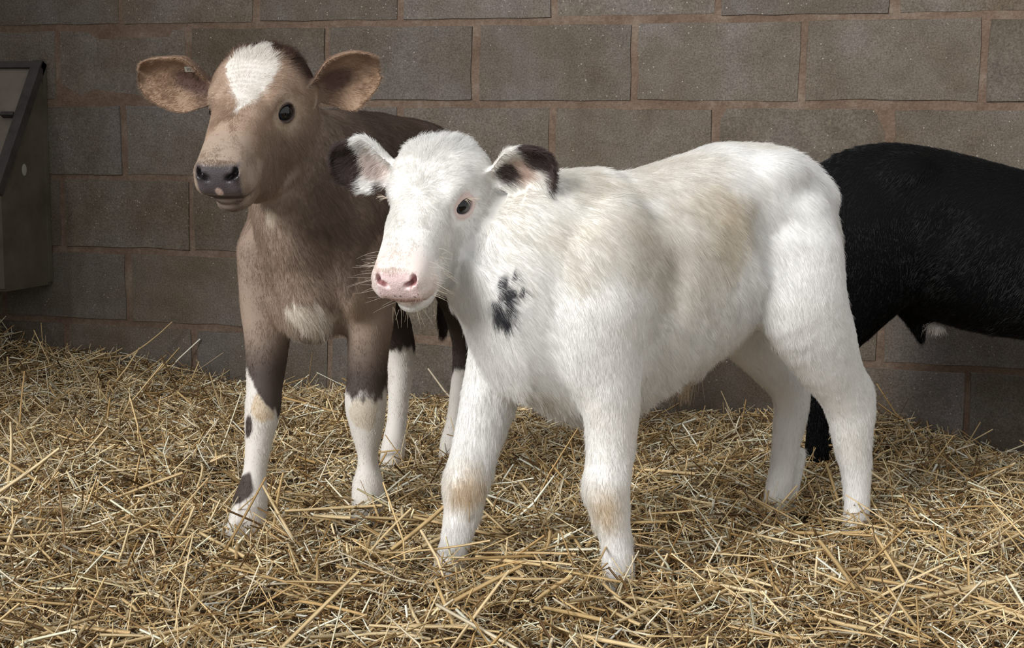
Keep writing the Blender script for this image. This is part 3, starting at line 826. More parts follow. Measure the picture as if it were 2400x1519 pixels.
# ================================================================== white calf
FW = Frame((2.19, -1.22), (-.62, -.785))
def white_calf():
    k = Calf(FW, 'white calf with dark ear tips and pink muzzle standing in front of the brown calf')
    J = FW.J
    k.add(Sweep('torso', [
        (-.300, 0, .575, .066, .095, .100), (-.258, 0, .580, .100, .138, .150), (-.20, 0, .575, .124, .168, .170), (-.10, 0, .555, .130, .190, .168), (0, 0, .540, .142, .182, .205),
        (.11, 0, .525, .144, .172, .234), (.20, 0, .510, .134, .182, .256), (.29, 0, .490, .120, .200, .254), (.37, 0, .462, .107, .185, .212), (.442, 0, .432, .080, .13, .135)],
        n=2.15, cap0=.03, cap1=.035, flow=-1, hair=.019), .03)
    k.head((.5403, -.0498, .634), math.radians(39.06), .465, .005, 1.10, mz=1.14)
    M = k.M
    nk = M.pt(np.array([[-.075, 0, -.010], [-.02, 0, -.03]]))
    k.add(Sweep('neck', [(.24, 0, .545, .10, .150, .17), (.34, -.01, .555, .090, .125, .165), (.41, -.048, .560, .070, .085, .118), (*nk[0], .052, .060, .075)], cap0=.05, cap1=.03, flow=-1, hair=.019), .035)
    # shoulders and thighs
    for q in (-1, 1):
        k.add(Ell('shoulder', (.285, q * .100, .49), (.085, .052, .165), axes=((.97, 0, .25), (0, 1, 0), (-.25, 0, .97))), .035)
        k.add(Ell('thigh', (-.188, q * .092, .50), (.082, .060, .150)), .04)
        k.add(Ell('stifle', (-.135, q * .120, .455), (.055, .036, .075)), .03)
        k.add(Ell('hook', (-.135, q * .085, .690), (.050, .032, .032)), .035)
        k.add(Ell('pin', (-.272, q * .055, .640), (.035, .025, .030)), .03)
        k.sub(Ell('flank_hollow', (-.062, q * .168, .585), (.045, .046, .100), axes=((.95, 0, -.3), (0, 1, 0), (.3, 0, .95))), .035)
        k.sub(Ell('girth_hollow', (.165, q * .186, .50), (.030, .050, .15)), .035)
    legs = {
        'front_near': ([(.285, .105, .46, .050, .080, .080), (.278, .105, .36, .046, .066, .064), (.268, .103, .27, .040, .047, .050), (.268, .100, .205, .037, .040, .044), (.272, .100, .155, .038, .042, .041), (.262, .100, .105, .031, .033, .034), (.250, .100, .055, .025, .026, .027), (.243, .100, .005, .0255, .027, .028), (.238, .100, -.05, .024, .026, .026)]),
        'front_far': ([(.335, -.095, .46, .050, .080, .080), (.365, -.095, .36, .046, .064, .066), (.398, -.094, .27, .040, .048, .054), (.424, -.092, .195, .037, .040, .046), (.440, -.092, .140, .037, .041, .041), (.447, -.092, .095, .030, .032, .035), (.460, -.092, .045, .0245, .026, .028), (.472, -.092, .0, .0245, .027, .028), (.478, -.092, -.05, .024, .026, .026)]),
        'hind_near': ([(-.182, .095, .54, .060, .10, .078), (-.186, .112, .44, .060, .095, .088), (-.240, .108, .36, .052, .078, .078), (-.300, .098, .29, .042, .062, .056), (-.338, .092, .235, .037, .056, .062), (-.354, .090, .165, .032, .046, .042), (-.366, .090, .10, .026, .032, .032), (-.372, .090, .04, .023, .026, .027), (-.372, .090, -.05, .023, .026, .026)]),
        'hind_far': ([(-.205, -.09, .52, .060, .09, .09), (-.225, -.095, .40, .052, .078, .078), (-.285, -.092, .32, .044, .058, .056), (-.345, -.09, .255, .036, .044, .052), (-.362, -.09, .20, .032, .038, .042), (-.352, -.09, .13, .027, .031, .032), (-.344, -.09, .07, .024, .027, .028), (-.332, -.09, .01, .025, .028, .028), (-.325, -.09, -.05, .024, .026, .026)]),
    }
    for nme, st in legs.items():
        k.add(Sweep(nme, st, up=(1, 0, 0), cap0=.05, cap1=.02, flow=1, hair=.011), .035)
    tl = [(-.300, .01, .655, .022), (-.328, .03, .60, .016), (-.332, .055, .48, .012), (-.340, .070, .36, .011), (-.362, .080, .27, .012), (-.372, .085, .20, .008)]
    k.add(Sweep('tail', [(*q, q[3], q[3]) for q in tl], lat=(0, 1, 0), up=(1, 0, 0), hair=.016), .015)
    k.add(Sweep('tendon', [(*J(1874, 1062, -.09), .014, .016, .012), (*J(1862, 1110, -.09), .016, .016, .015), (*J(1846, 1180, -.09), .015, .015, .014)], up=(1, 0, 0), cap0=.012, hair=.013), .012)
    k.add(Sweep('sheath', [(-.01, 0, .335, .02, .03, .03), (.015, 0, .312, .010, .014, .014)], up=(1, 0, 0), sub=2, hair=.03), .03)
    # ears
    t = np.linspace(0, 1, 21)
    cup = np.stack([t, .024 * (1 - .5 * t) * (.3 + .7 * ss(0, .3, t))], 1)
    k.earL = k.add(Ear('ear_left', (-.072, .077, .018), (.04, .95, .26), (.10, -.22, .95), .108, ear_profile(.108, .040, .054), cup, M=M, hair=.012), .010)
    k.earR = k.add(Ear('ear_right', (-.080, -.070, .020), (-.10, -.98, .10), (-.05, .10, -.95), .122, ear_profile(.124, .046), cup, M=M, hair=.014), .012)
    stain = [(J(1718, 550, .13), .065, lin(190, 174, 136), .60), (J(1690, 470, .13), .05, lin(198, 182, 146), .45), (J(1650, 430, .1), .14, lin(206, 192, 166), .5), (J(1095, 1150, -.06), .045, lin(206, 178, 130), .85), (J(1415, 1200, .12), .048, lin(206, 180, 134), .85), (J(1270, 460, .10), .12, lin(204, 190, 158), .6), (J(1560, 600, .15), .20, lin(212, 202, 184), .45), (J(1400, 430, .10), .14, lin(212, 200, 172), .4), (J(1260, 985, .02), .06, lin(205, 190, 150), .6)]
    cen = {}
    def coat(s, P, N, reg, tt, hair):
        nm = [p.name for p in s.prims]
        n1 = noise3(P, 30, 3); n2 = noise3(P, 90, 4); n0 = noise3(P, 7, 5)
        c = np.tile(lin(247, 247, 246), (len(P), 1))
        c = mix(c, lin(226, 219, 204), ss(-.1, .9, n0) * .35)
        for (p, rr, cc, st) in stain:
            d = np.linalg.norm((P - p) * np.array([1, .8, .85]), axis=1) + rr * (.22 * n1 + .30 * noise3(P, 14, 15))
            c = mix(c, cc, .85 * st * ss(rr * 1.15, 0, d) * (.8 + .2 * n2))
        if not hasattr(s, 'marks'):
            s.marks = []
            for a, b, rr in (((1180, 655), (1165, 755), .010), ((1195, 690), (1188, 765), .008), ((1207, 632), (1206, 652), .0045), ((1160, 720), (1190, 762), .013), ((1224, 680), (1222, 692), .004), ((1172, 668), (1176, 700), .005), ((1206, 688), (1196, 705), .004)):
                pa, pb = s.hit(*a), s.hit(*b)
                if pa is not None and pb is not None: s.marks.append((pa, pb, rr))
        for pa, pb, rr in s.marks:
            d = pb - pa; tq = np.clip(((P - pa) @ d) / (d @ d), 0, 1); dd = np.linalg.norm(P - pa - tq[:, None] * d, axis=1) + .004 * noise3(P * np.array([1, 1, .35]), 170, 8)
            c = mix(c, lin(62, 62, 68), .95 * ss(rr * 1.15, rr * .45, dd))
        dens = np.ones(len(P)); wet = np.zeros(len(P))
        Hh = s.M.inv(P)
        ishead = np.array([q in ('head',) for q in nm])[reg]
        # ears
        for e in (s.earL, s.earR):
            on = np.array([q == e.name for q in nm])[reg]
            l, w, n = e.coords(P); Nn = N @ e.n
            inside = (Nn > .15)
            lw = l + .06 * noise3(P, 55, 6) + .03 * n2
            dark = ss(.56, .62, lw)
            if e is s.earL:
                dark = ss(.54, .60, lw - .20 * ss(-.012, -.036, w))
                dark = np.maximum(dark, inside * ss(.022, .012, np.hypot((l - .24) * .12, w + .004) + .002 * n1))
                pink = inside * ss(.030, .012, np.hypot((l - .45) * .10, w + .004))
                dark = dark * (1 - ss(.020, .010, np.hypot((l - .62) * .10, w + .022)))
            else:
                dark = np.maximum(dark, inside * ss(.013, .007, np.hypot((l - .30) * .12, w - .034) + .002 * n1))
                pink = inside * ss(.034, .016, np.hypot((l - .40) * .10, w))  * .6
            ec = mix(c, lin(206, 172, 156), pink * .65); ec = mix(ec, lin(88, 76, 73), dark)
            c = np.where(on[:, None], ec, c)
            dens = np.where(on, np.where(inside, .75, 1.0), dens)
        # muzzle
        nose = ss(.150, .160, Hh[:, 0] + .003 * n1) * ss(-.062, -.056, Hh[:, 2]) * ss(-.006, -.014, Hh[:, 2]) * ss(.034, .028, np.abs(Hh[:, 1]))
        nose = nose * ishead
        fade = ss(.112, .150, Hh[:, 0]) * ishead
        c = mix(c, lin(240, 222, 214), fade * .55 * (Hh[:, 2] > -.075))
        c = mix(c, lin(246, 222, 222), nose)
        fr = (hash3(np.floor(Hh[:, 0] * 330), np.floor(Hh[:, 1] * 330), np.floor(Hh[:, 2] * 330), 3) > .955) & (np.abs(Hh[:, 1]) < .04)
        if not hair: c = mix(c, lin(60, 44, 46), nose * fr * (.35 + .6 * (Hh[:, 2] < -.042)))
        mth = ss(.0042, .0022, np.abs(Hh[:, 2] + .0585 + .36 * np.clip(.172 - Hh[:, 0], 0, .05))) * ss(.132, .142, Hh[:, 0]) * ishead
        c = mix(c, lin(176, 120, 112), mth * .7)
        if hair: dens = dens * (1 - mth)
        nos = ss(.014, .007, np.minimum(np.linalg.norm((Hh - [.166, .021, -.026]) * [.7, 1, 1.5], axis=1), np.linalg.norm((Hh - [.166, -.021, -.026]) * [.7, 1, 1.5], axis=1))) * (Hh[:, 0] < .1715)
        c = mix(c, lin(150, 84, 84), nos * .8 * ishead)
        dens = dens * (1 - nose); wet = np.maximum(wet, nose)
        for p in s.eyeP:
            d = np.linalg.norm(P - p, axis=1)
            c = mix(c, lin(232, 204, 198), .75 * ss(.0275, .0205, d + .002 * n1)); dens = dens * ss(.018, .022, d)
            wet = np.maximum(wet, .6 * ss(.022, .018, d))
        dens = dens * ss(-.045, -.02, P[:, 2])
        return c, dens, wet
    k.longer = lambda P: 1 + .7 * ss(.34, .26, P[:, 2]) * ss(.05, .12, P[:, 0]) * ss(.13, .08, np.abs(P[:, 1]))
    k.curl = lambda P: ss(.060, .030, np.linalg.norm((M.inv(P) - [-.075, 0, .065]) * [1, .9, .8], axis=1)) * .9
    def extra(s, r):
        pts, cs, rs = [], [], []
        def strand(p0, d, L, sag, rad, cc):
            d = nrm(d); q = np.zeros((5, 3))
            for j in range(5):
                u = j / 4; q[j] = p0 + d * L * u + np.array([0, 0, -sag]) * L * u * u
            pts.append(q); cs.append(cc); rs.append(np.linspace(rad, rad * .3, 5))
        for q in (-1, 1):       # eyelashes
            for j in range(18):
                a = r.uniform(.1, 1.0); e_ = nrm(np.array([.58, q * .81, .06])); t_ = nrm(np.array([.80, -q * .58, -.16])); u_ = np.cross(t_, e_) * 1.0; u_ = u_ if u_[2] > 0 else -u_
                p0 = s.M.pt((np.array([-.002, q * .0480, .007]) + e_ * .0175 - t_ * .013 * a + u_ * (.0125 - .006 * a * a))[None])[0]
                strand(p0, s.M.d(e_ * .8 + u_ * (.30 + r.normal(0, .15)) - t_ * (.9 * a + r.normal(0, .12))), r.uniform(.012, .020), .40, .00026, lin(236, 224, 208))
        for j in range(60):     # whiskers
            q = r.choice((-1, 1)); u = r.uniform(.10, .155); z = r.uniform(-.075, -.005)
            p0 = s.bvh.ray_cast(Vector(s.M.pt(np.array([[u, q * .12, z]]))[0]), Vector(s.M.d((0, -q, 0))))[0]
            if p0 is None: continue
            strand(np.array(p0), s.M.d((.5, q * .9, r.uniform(-.2, .5))), r.uniform(.02, .045), r.uniform(-.2, .3), .00030, lin(225, 215, 200))
        for j in range(50):
            p0 = s.M.pt(np.array([[r.uniform(.06, .15), r.normal(0, .018), -.088]]))[0]
            strand(p0, s.M.d((.2, r.normal(0, .3), -1)), r.uniform(.015, .03), .2, .0003, lin(225, 215, 195))
        for j in range(160):    # tuft under the belly
            strand(np.array([.012 + r.normal(0, .012), r.normal(0, .01), .315]), (.25 + r.normal(0, .2), r.normal(0, .2), -1), r.uniform(.03, .06), .1, .00035, lin(206, 186, 160))
        return np.array(pts), np.array(cs), np.array(rs)
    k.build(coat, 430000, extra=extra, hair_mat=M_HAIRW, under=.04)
    k.hoofs([(.245, .10, -.075, 0, 0), (.484, -.092, -.075, .05, .05), (-.365, .09, -.075, 0, 0), (-.318, -.09, -.075, 0, 0)])
    make_tag(k, k.earR, .46, -.034, .3, (.011, .006, .0012))
    return k
white = white_calf()

# ================================================================== brown calf
FB = Frame((1.47, -1.09), (-.10, -1.0))
def brown_calf():
    k = Calf(FB, 'brown calf with white blaze and white socks standing behind the white calf')
    J = FB.J
    k.add(Sweep('torso', [
        (-.385, 0, .625, .070, .095, .10), (-.33, 0, .630, .105, .130, .15), (-.24, 0, .630, .125, .155, .17), (-.13, 0, .615, .132, .180, .185), (-.02, 0, .600, .138, .202, .20),
        (.08, 0, .580, .134, .222, .205), (.16, 0, .555, .124, .225, .20), (.225, 0, .535, .108, .19, .175), (.265, 0, .520, .080, .13, .12)],
        n=2.15, cap0=.03, cap1=.03, flow=-1, hair=.014), .03)
    k.head((.378, -.0216, .786), math.radians(14.1), .375, 0, 1.209, poll=.006, mz=1.05)
    M = k.M
    nk = M.pt(np.array([[-.07, 0, -.015], [-.10, 0, -.03]]))
    k.add(Sweep('neck', [(.06, 0, .600, .115, .175, .17), (.13, 0, .640, .110, .150, .19), (.19, -.005, .685, .098, .120, .165), (.235, -.012, .725, .080, .092, .118), (*nk[0], .060, .070, .075)], cap0=.05, cap1=.05, flow=-1, hair=.014), .05)
    for q in (-1, 1):
        k.add(Ell('shoulder', (.165, q * .100, .545), (.085, .045, .150), axes=((.95, 0, .3), (0, 1, 0), (-.3, 0, .95))), .04)
        k.add(Ell('thigh', (-.275, q * .085, .53), (.085, .060, .150)), .05)
    k.add(Ell('brisket', (.205, 0, .418), (.075, .058, .072)), .05)
    for j in range(3):       # folds of skin on the throat
        pass
    legs = {
        'front_right': ([(.205, -.100, .52, .050, .075, .075), (.215, -.100, .42, .046, .060, .060), (.225, -.092, .34, .041, .048, .048), (.245, -.086, .26, .034, .037, .040), (.264, -.080, .205, .033, .037, .036), (.283, -.078, .150, .025, .026, .027), (.297, -.078, .095, .0225, .023, .024), (.310, -.078, .050, .031, .033, .033), (.322, -.078, .010, .035, .040, .033), (.332, -.078, -.025, .037, .046, .030)]),
        'front_left': ([(.135, .100, .52, .050, .075, .075), (.140, .098, .42, .045, .058, .058), (.145, .094, .34, .040, .046, .046), (.148, .091, .275, .038, .042, .041), (.150, .090, .220, .041, .045, .040), (.147, .090, .165, .032, .033, .032), (.144, .090, .105, .019, .021, .022), (.142, .090, .055, .031, .033, .032), (.142, .090, .010, .033, .035, .033), (.145, .090, -.04, .032, .036, .029)]),
        'hind_right': ([(-.260, -.09, .56, .060, .09, .09), (-.240, -.095, .45, .056, .085, .085), (-.270, -.09, .36, .044, .060, .062), (-.310, -.078, .28, .034, .042, .048), (-.318, -.074, .22, .030, .036, .040), (-.300, -.070, .15, .024, .027, .029), (-.285, -.068, .09, .022, .024, .025), (-.262, -.065, .03, .027, .030, .029), (-.250, -.065, -.03, .026, .032, .026)]),
        'hind_left': ([(-.275, .085, .56, .060, .09, .09), (-.275, .090, .45, .054, .080, .080), (-.320, .085, .36, .042, .056, .060), (-.372, .07, .28, .033, .040, .048), (-.385, .060, .22, .028, .034, .038), (-.375, .052, .15, .023, .026, .028), (-.365, .047, .09, .021, .023, .024), (-.350, .042, .03, .026, .028, .028), (-.340, .040, -.03, .025, .030, .025)]),
    }
    for nme, st in legs.items():
        k.add(Sweep(nme, st, up=(1, 0, 0), cap0=.05, cap1=.015, flow=1, hair=.007), .035)
    k.add(Sweep('tail', [(-.395, 0, .70, .02, .02, .02), (-.435, 0, .64, .016, .016, .016), (-.440, 0, .52, .012, .012, .012), (-.435, -.01, .42, .012, .012, .012), (-.43, -.015, .34, .016, .016, .016), (-.43, -.02, .28, .008, .008, .008)], up=(1, 0, 0), hair=.018), .02)
    t = np.linspace(0, 1, 21); cup = np.stack([t, .034 * (1 - .5 * t) * (.3 + .7 * ss(0, .3, t))], 1)
    k.earL = k.add(Ear('ear_left', (-.080, .068, .006), (-.20, .90, .34), (.15, -.36, .9), .122, ear_profile(.122, .042), cup, M=M, hair=.008), .012)
    k.earR = k.add(Ear('ear_right', (-.080, -.068, .004), (-.06, -.96, .24), (-.05, -.30, -.95), .145, ear_profile(.145, .045, .040), cup, M=M, hair=.008), .012)
    def coat(s, P, N, reg, tt, hair):
        nm = [p.name for p in s.prims]
        n1 = noise3(P, 30, 3); n2 = noise3(P, 90, 4); n0 = noise3(P, 7, 5); nf = noise3(P * np.array([1, 1, .5]), 120, 9)
        isr = lambda *q: np.array([a in q for a in nm])[reg]
        tan = lin(176, 156, 140); dark = lin(74, 63, 59); mid = lin(148, 129, 115)
        c = np.tile(tan, (len(P), 1))
        x, y, z = P.T
        body = isr('torso', 'tail', 'hind_right', 'hind_left')
        c = mix(c, mid, .6 * ss(-.2, .6, n0))
        back = ss(.17, .07, x + .03 * n0) * ss(.40, .66, z + .06 * n0 + .18 * ss(.0, -.3, x))
        c = mix(c, dark, np.maximum(back, body * ss(.08, -.05, x)))
        nkm = isr('neck'); c = mix(c, lin(108, 90, 78), (nkm | isr('torso')) * .75 * ss(-.005, .08, y + .03 * n0) * ss(.36, .5, z))
        leg = isr('front_right', 'front_left', 'hind_right', 'hind_left')
        c = mix(c, dark, leg * ss(.40, .27, z + .03 * n0) * .95)
        # white socks
        cr_ = FB.Rm @ R[0]; uu = P @ cr_
        if not hasattr(s, 'sockl'):
            a_, b_ = s.hit(598, 905), s.hit(650, 968); s.sockl = (a_ @ cr_, a_[2], b_ @ cr_, b_[2])
        u0, z0_, u1, z1_ = s.sockl
        lim = np.where(isr('front_right'), z0_ + (np.clip(uu, u0 - .02, u1 + .02) - u0) * (z1_ - z0_) / (u1 - u0), np.where(isr('front_left'), .243, np.where(isr('hind_right'), .255, .205)))
        sock = leg * ss(.006, -.006, z - lim - .012 * n1 - .010 * nf - .012 * noise3(P, 16, 12))
        white_ = lin(236, 232, 226)
        c = mix(c, white_, sock)
        pts = getattr(s, 'pts', None)
        if pts is None:
            pts = s.pts = {n_: s.hit(*q) for n_, q in dict(bris=(735, 775), brisl=(690, 750), brisr=(785, 750), throat=(633, 505), spot=(564, 1145), knee=(855, 975), strip=(581, 1000), stain2=(622, 950), eye=(675, 267), eyeR=(500, 300), chin=(545, 480)).items()}
        def blob(n_, sc3, r0, amp=.012):
            p = pts[n_]
            if p is None: return np.zeros(len(P))
            return ss(r0 * 1.12, r0 * .88, np.linalg.norm((P - p) * np.array(sc3), axis=1) + amp * .6 * n1 + amp * .4 * nf)
        c = mix(c, lin(214, 198, 168), sock * .55 * blob('knee', (1, 1, .9), .030)); c = mix(c, lin(220, 196, 158), sock * .7 * blob('stain2', (1, 1, .9), .028))
        c = mix(c, dark, np.maximum(blob('spot', (1, 1, .75), .026, .009), blob('strip', (1, 1, .45), .010, .004)) * leg)
        br = np.maximum.reduce([blob('bris', (.6, .70, 1.0), .052, .022), blob('brisl', (.6, .9, 1), .028, .018), blob('brisr', (.6, .9, 1.0), .024, .018)])
        br = np.maximum(br, ss(.425, .39, z) * ss(.07, .05, np.abs(y)) * ss(.12, .16, x) * ~leg)
        c = mix(c, lin(226, 218, 206), br * (1 - leg * .8))
        c = mix(c, lin(224, 212, 196), .8 * blob('throat', (1, 1, .75), .016, .008))
        dens = np.ones(len(P)); wet = np.zeros(len(P))
        Hh = s.M.inv(P); hd = isr('head')
        hx, hy, hz = Hh.T
        fc = mix(np.tile(lin(190, 166, 146), (len(P), 1)), lin(162, 140, 123), .55 * ss(-.3, .7, n0) + .0 * n1)
        fc = mix(fc, lin(170, 150, 133), ss(.02, -.05, hz))
        # dark curly poll
        fc = mix(fc, lin(84, 62, 51), ss(-.046, -.074, hx + .010 * n1 - .10 * np.clip(hy, 0, .1)) * ss(.015, .045, hz))
        for p in s.eyeP:
            d = np.linalg.norm((P - p) * np.array([1, 1, 1]), axis=1)
            fc = mix(fc, lin(196, 176, 156), .85 * ss(.058, .026, d + .006 * n1))
            fc = mix(fc, lin(58, 44, 42), .9 * ss(.0225, .0185, d))
            dens = dens * np.where(hd, ss(.0185, .0225, d), 1); wet = np.maximum(wet, hd * .5 * ss(.022, .018, d))
        fc = mix(fc, lin(178, 160, 144), .8 * ss(.095, .135, hx + .008 * n1))
        # blaze
        poly = getattr(s, 'blaze', None)
        if poly is None:
            poly = []
            for q in ((548, 124), (575, 112), (606, 116), (628, 116), (655, 112), (656, 150), (640, 180), (626, 205), (600, 228), (580, 246), (558, 258), (541, 264), (556, 246), (560, 236), (545, 215), (533, 185), (529, 160), (540, 140)):
                hpt = s.hit(*q)
                if hpt is not None: a = s.M.inv(hpt[None])[0]; poly.append((a[0] - .6 * a[2], a[1]))
            s.blaze = poly
        jx = .0035 * nf + .002 * n1; jy = .003 * noise3(P, 130, 14)
        bz = in_poly(hx - .6 * hz + jx, hy + jy, poly) & (hz > .02)
        fc = mix(fc, lin(240, 236, 230), bz.astype(float))
        nose = ss(.147, .157, hx + .003 * n1) * ss(-.063, -.056, hz) * ss(-.004, -.013, hz) * ss(.036, .030, np.abs(hy))
        fc = mix(fc, lin(88, 82, 86), nose)
        fc = mix(fc, lin(205, 180, 172), nose * ss(.007, .004, np.hypot(hy + .002, (hz + .052) * .7)))
        nos = ss(.016, .008, np.minimum(np.linalg.norm((Hh - [.166, .021, -.026]) * [.7, 1, 1.5], axis=1), np.linalg.norm((Hh - [.166, -.021, -.026]) * [.7, 1, 1.5], axis=1)))
        fc = mix(fc, lin(34, 30, 32), nos * .85)
        fc = mix(fc, lin(120, 108, 104), .7 * ss(.125, .145, hx) * ss(-.056, -.064, hz))
        mth = ss(.0042, .0022, np.abs(hz + .0585 + .36 * np.clip(.172 - hx, 0, .05))) * ss(.132, .142, hx)
        fc = mix(fc, lin(44, 36, 36), mth * .85)
        c = np.where(hd[:, None], fc, c)
        dens = np.where(hd, dens * (1 - nose) * (1 - mth), dens); wet = np.where(hd, np.maximum(wet, nose), wet)
        for e in (s.earL, s.earR):
            on = isr(e.name); l, w, n = e.coords(P); inside = (N @ e.n) > .15
            ec = mix(np.tile(lin(176, 148, 124), (len(P), 1)), lin(120, 96, 82), ss(.5, .1, l) * .7)
            dk = inside * ss(.026, .012, np.hypot((l - .42) * .09, w * (1 + 0 * l)) + .004 * n1)
            ec = mix(ec, lin(92, 68, 62), dk * .9)  # shade of the ear hollow painted into its dark pinkish-brown skin
            ec = mix(ec, lin(104, 82, 72), (~inside) * .5)
            c = np.where(on[:, None], ec, c); dens = np.where(on, np.where(inside, 1 - .7 * dk, 1), dens)
        dens = dens * ss(-.035, -.012, P[:, 2])
        return c, dens, wet
    k.curl = lambda P: ss(.062, .030, np.linalg.norm((M.inv(P) - [-.088, 0, .070]) * [1, .85, .8], axis=1)) * 1.0
    k.longer = lambda P: 1 + 1.4 * ss(.085, .03, np.linalg.norm((P - np.array([.215, 0, .40])) * np.array([.9, .8, 1]), axis=1))
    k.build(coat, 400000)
    k.hoofs([(.335, -.078, -.018, -.1, .08), (.152, .09, -.035, 0, 0), (-.240, -.065, -.03, 0, 0), (-.330, .04, -.03, 0, 0)])
    make_tag(k, k.earR, .38, -.030, .30, (.030, .010, .0014))
    return k
brown = brown_calf()

# ================================================================== black calf
FK = Frame((2.75, -.45), (1, -.05))
def black_calf():
    k = Calf(FK, 'black calf turned away along the block wall beside the white calf rump')
    J = FK.J
    k.add(Sweep('torso', [
        (-.40, 0, .585, .075, .095, .11), (-.345, 0, .590, .110, .138, .16), (-.26, 0, .580, .128, .165, .18), (-.15, 0, .550, .138, .178, .195), (-.03, 0, .520, .150, .178, .20),
        (.10, 0, .500, .150, .170, .195), (.22, 0, .490, .138, .175, .20), (.32, 0, .480, .118, .185, .19), (.39, 0, .470, .090, .14, .13)],
        n=2.15, cap0=.03, cap1=.04, flow=-1, hair=.012), .03)
    k.head((.64, -.02, .56), math.radians(-8), .62, 0, 1.12)
    M = k.M
    nk = M.pt(np.array([[-.075, 0, -.010]]))
    k.add(Sweep('neck', [(.26, 0, .52, .10, .140, .17), (.36, 0, .54, .094, .120, .15), (.45, -.01, .56, .084, .100, .12), (*nk[0], .072, .080, .085)], cap0=.05, cap1=.05, flow=-1, hair=.012), .05)
    for q in (-1, 1):
        k.add(Ell('thigh', (-.29, q * .088, .50), (.090, .062, .150)), .05)
        k.add(Ell('hook', (-.20, q * .09, .68), (.05, .032, .032)), .04)
        k.add(Ell('shoulder', (.28, q * .095, .48), (.085, .048, .150)), .04)
        k.sub(Ell('flank_hollow', (-.11, q * .185, .57), (.045, .046, .09)), .035)
        k.add(Sweep('hind_leg', [(-.29, q * .09, .54, .060, .10, .09), (-.265, q * .108, .44, .056, .088, .09), (-.300, q * .105, .36, .046, .065, .070), (-.350, q * .095, .285, .034, .046, .050), (-.375, q * .09, .225, .029, .036, .042), (-.375, q * .09, .15, .024, .028, .030), (-.378, q * .09, .08, .022, .025, .026), (-.378, q * .09, .02, .025, .028, .028), (-.375, q * .09, -.05, .024, .028, .026)], up=(1, 0, 0), cap0=.05, cap1=.02, hair=.008), .035)
        k.add(Sweep('front_leg', [(.30, q * .10, .45, .048, .075, .075), (.30, q * .10, .35, .042, .056, .056), (.30, q * .098, .27, .034, .042, .042), (.305, q * .095, .19, .034, .038, .036), (.30, q * .095, .10, .022, .024, .024), (.30, q * .095, .02, .026, .028, .028), (.30, q * .095, -.05, .025, .028, .026)], up=(1, 0, 0), cap0=.05, cap1=.02, hair=.008), .035)
    sh0, sh1 = J(2145, 715, 0), J(2160, 800, 0)
    k.add(Sweep('sheath', [(*sh0, .03, .04, .05), (*(.5 * (sh0 + sh1)), .016, .022, .026), (*sh1, .006, .008, .008)], up=(1, 0, 0), hair=.014), .03)
    k.add(Sweep('tail', [(-.415, 0, .67, .022, .022, .022), (-.450, 0, .61, .017, .017, .017), (-.455, .01, .48, .013, .013, .013), (-.45, .02, .34, .013, .013, .013), (-.44, .02, .22, .016, .016, .016), (-.43, .02, .13, .008, .008, .008)], up=(1, 0, 0), hair=.016), .02)
    t = np.linspace(0, 1, 21); cup = np.stack([t, .024 * (1 - .5 * t) * (.3 + .7 * ss(0, .3, t))], 1)
    k.earL = k.add(Ear('ear_left', (-.080, .066, .022), (-.30, .95, .1), (.10, -.20, .95), .125, ear_profile(.125, .043), cup, M=M, hair=.010), .012)
    k.earR = k.add(Ear('ear_right', (-.080, -.066, .022), (-.30, -.95, .1), (.10, .20, -.95), .125, ear_profile(.125, .043), cup, M=M, hair=.010), .012)
    def coat(s, P, N, reg, tt, hair):
        c = np.tile(lin(12, 12, 13), (len(P), 1)); n0 = noise3(P, 6, 5)
        c = mix(c, lin(17, 17, 20), ss(0, .8, n0) * .6)
        Hh = s.M.inv(P); hd = np.array([p.name == 'head' for p in s.prims])[reg]
        nose = hd * ss(.147, .157, Hh[:, 0]) * ss(-.057, -.050, Hh[:, 2]) * ss(.012, .004, Hh[:, 2])
        dens = np.ones(len(P)) * (1 - nose)
        for p in s.eyeP: dens = dens * np.where(hd, ss(.0185, .0225, np.linalg.norm(P - p, axis=1)), 1)
        return c, dens * ss(-.045, -.02, P[:, 2]), nose
    def extra(s, r):
        pts, cs, rs = [], [], []
        c0 = J(2190, 765, -.02)
        for j in range(420):
            p0 = c0 + r.normal(0, 1, 3) * np.array([.008, .006, .004]); d = nrm(np.array([r.normal(.35, .5), -.4 + r.normal(0, .3), -.5 + r.normal(0, .4)])); L = r.uniform(.010, .020)
            pts.append(np.array([p0 + d * L * u - np.array([0, 0, .2]) * L * u * u for u in (0, .25, .5, .75, 1)])); cs.append(lin(226, 218, 214) * r.uniform(.7, 1)); rs.append(np.linspace(.00035, .0001, 5))
        return np.array(pts), np.array(cs), np.array(rs)
    k.build(coat, 150000, hb=.007, hf=.0045, hair_mat=M_HAIRK, extra=extra, width=1.15)
    k.hoofs([(-.372, -.09, -.07, 0, 0), (-.372, .09, -.07, 0, 0), (.305, -.095, -.07, 0, 0), (.305, .095, -.07, 0, 0)])
    return k
black = black_calf()

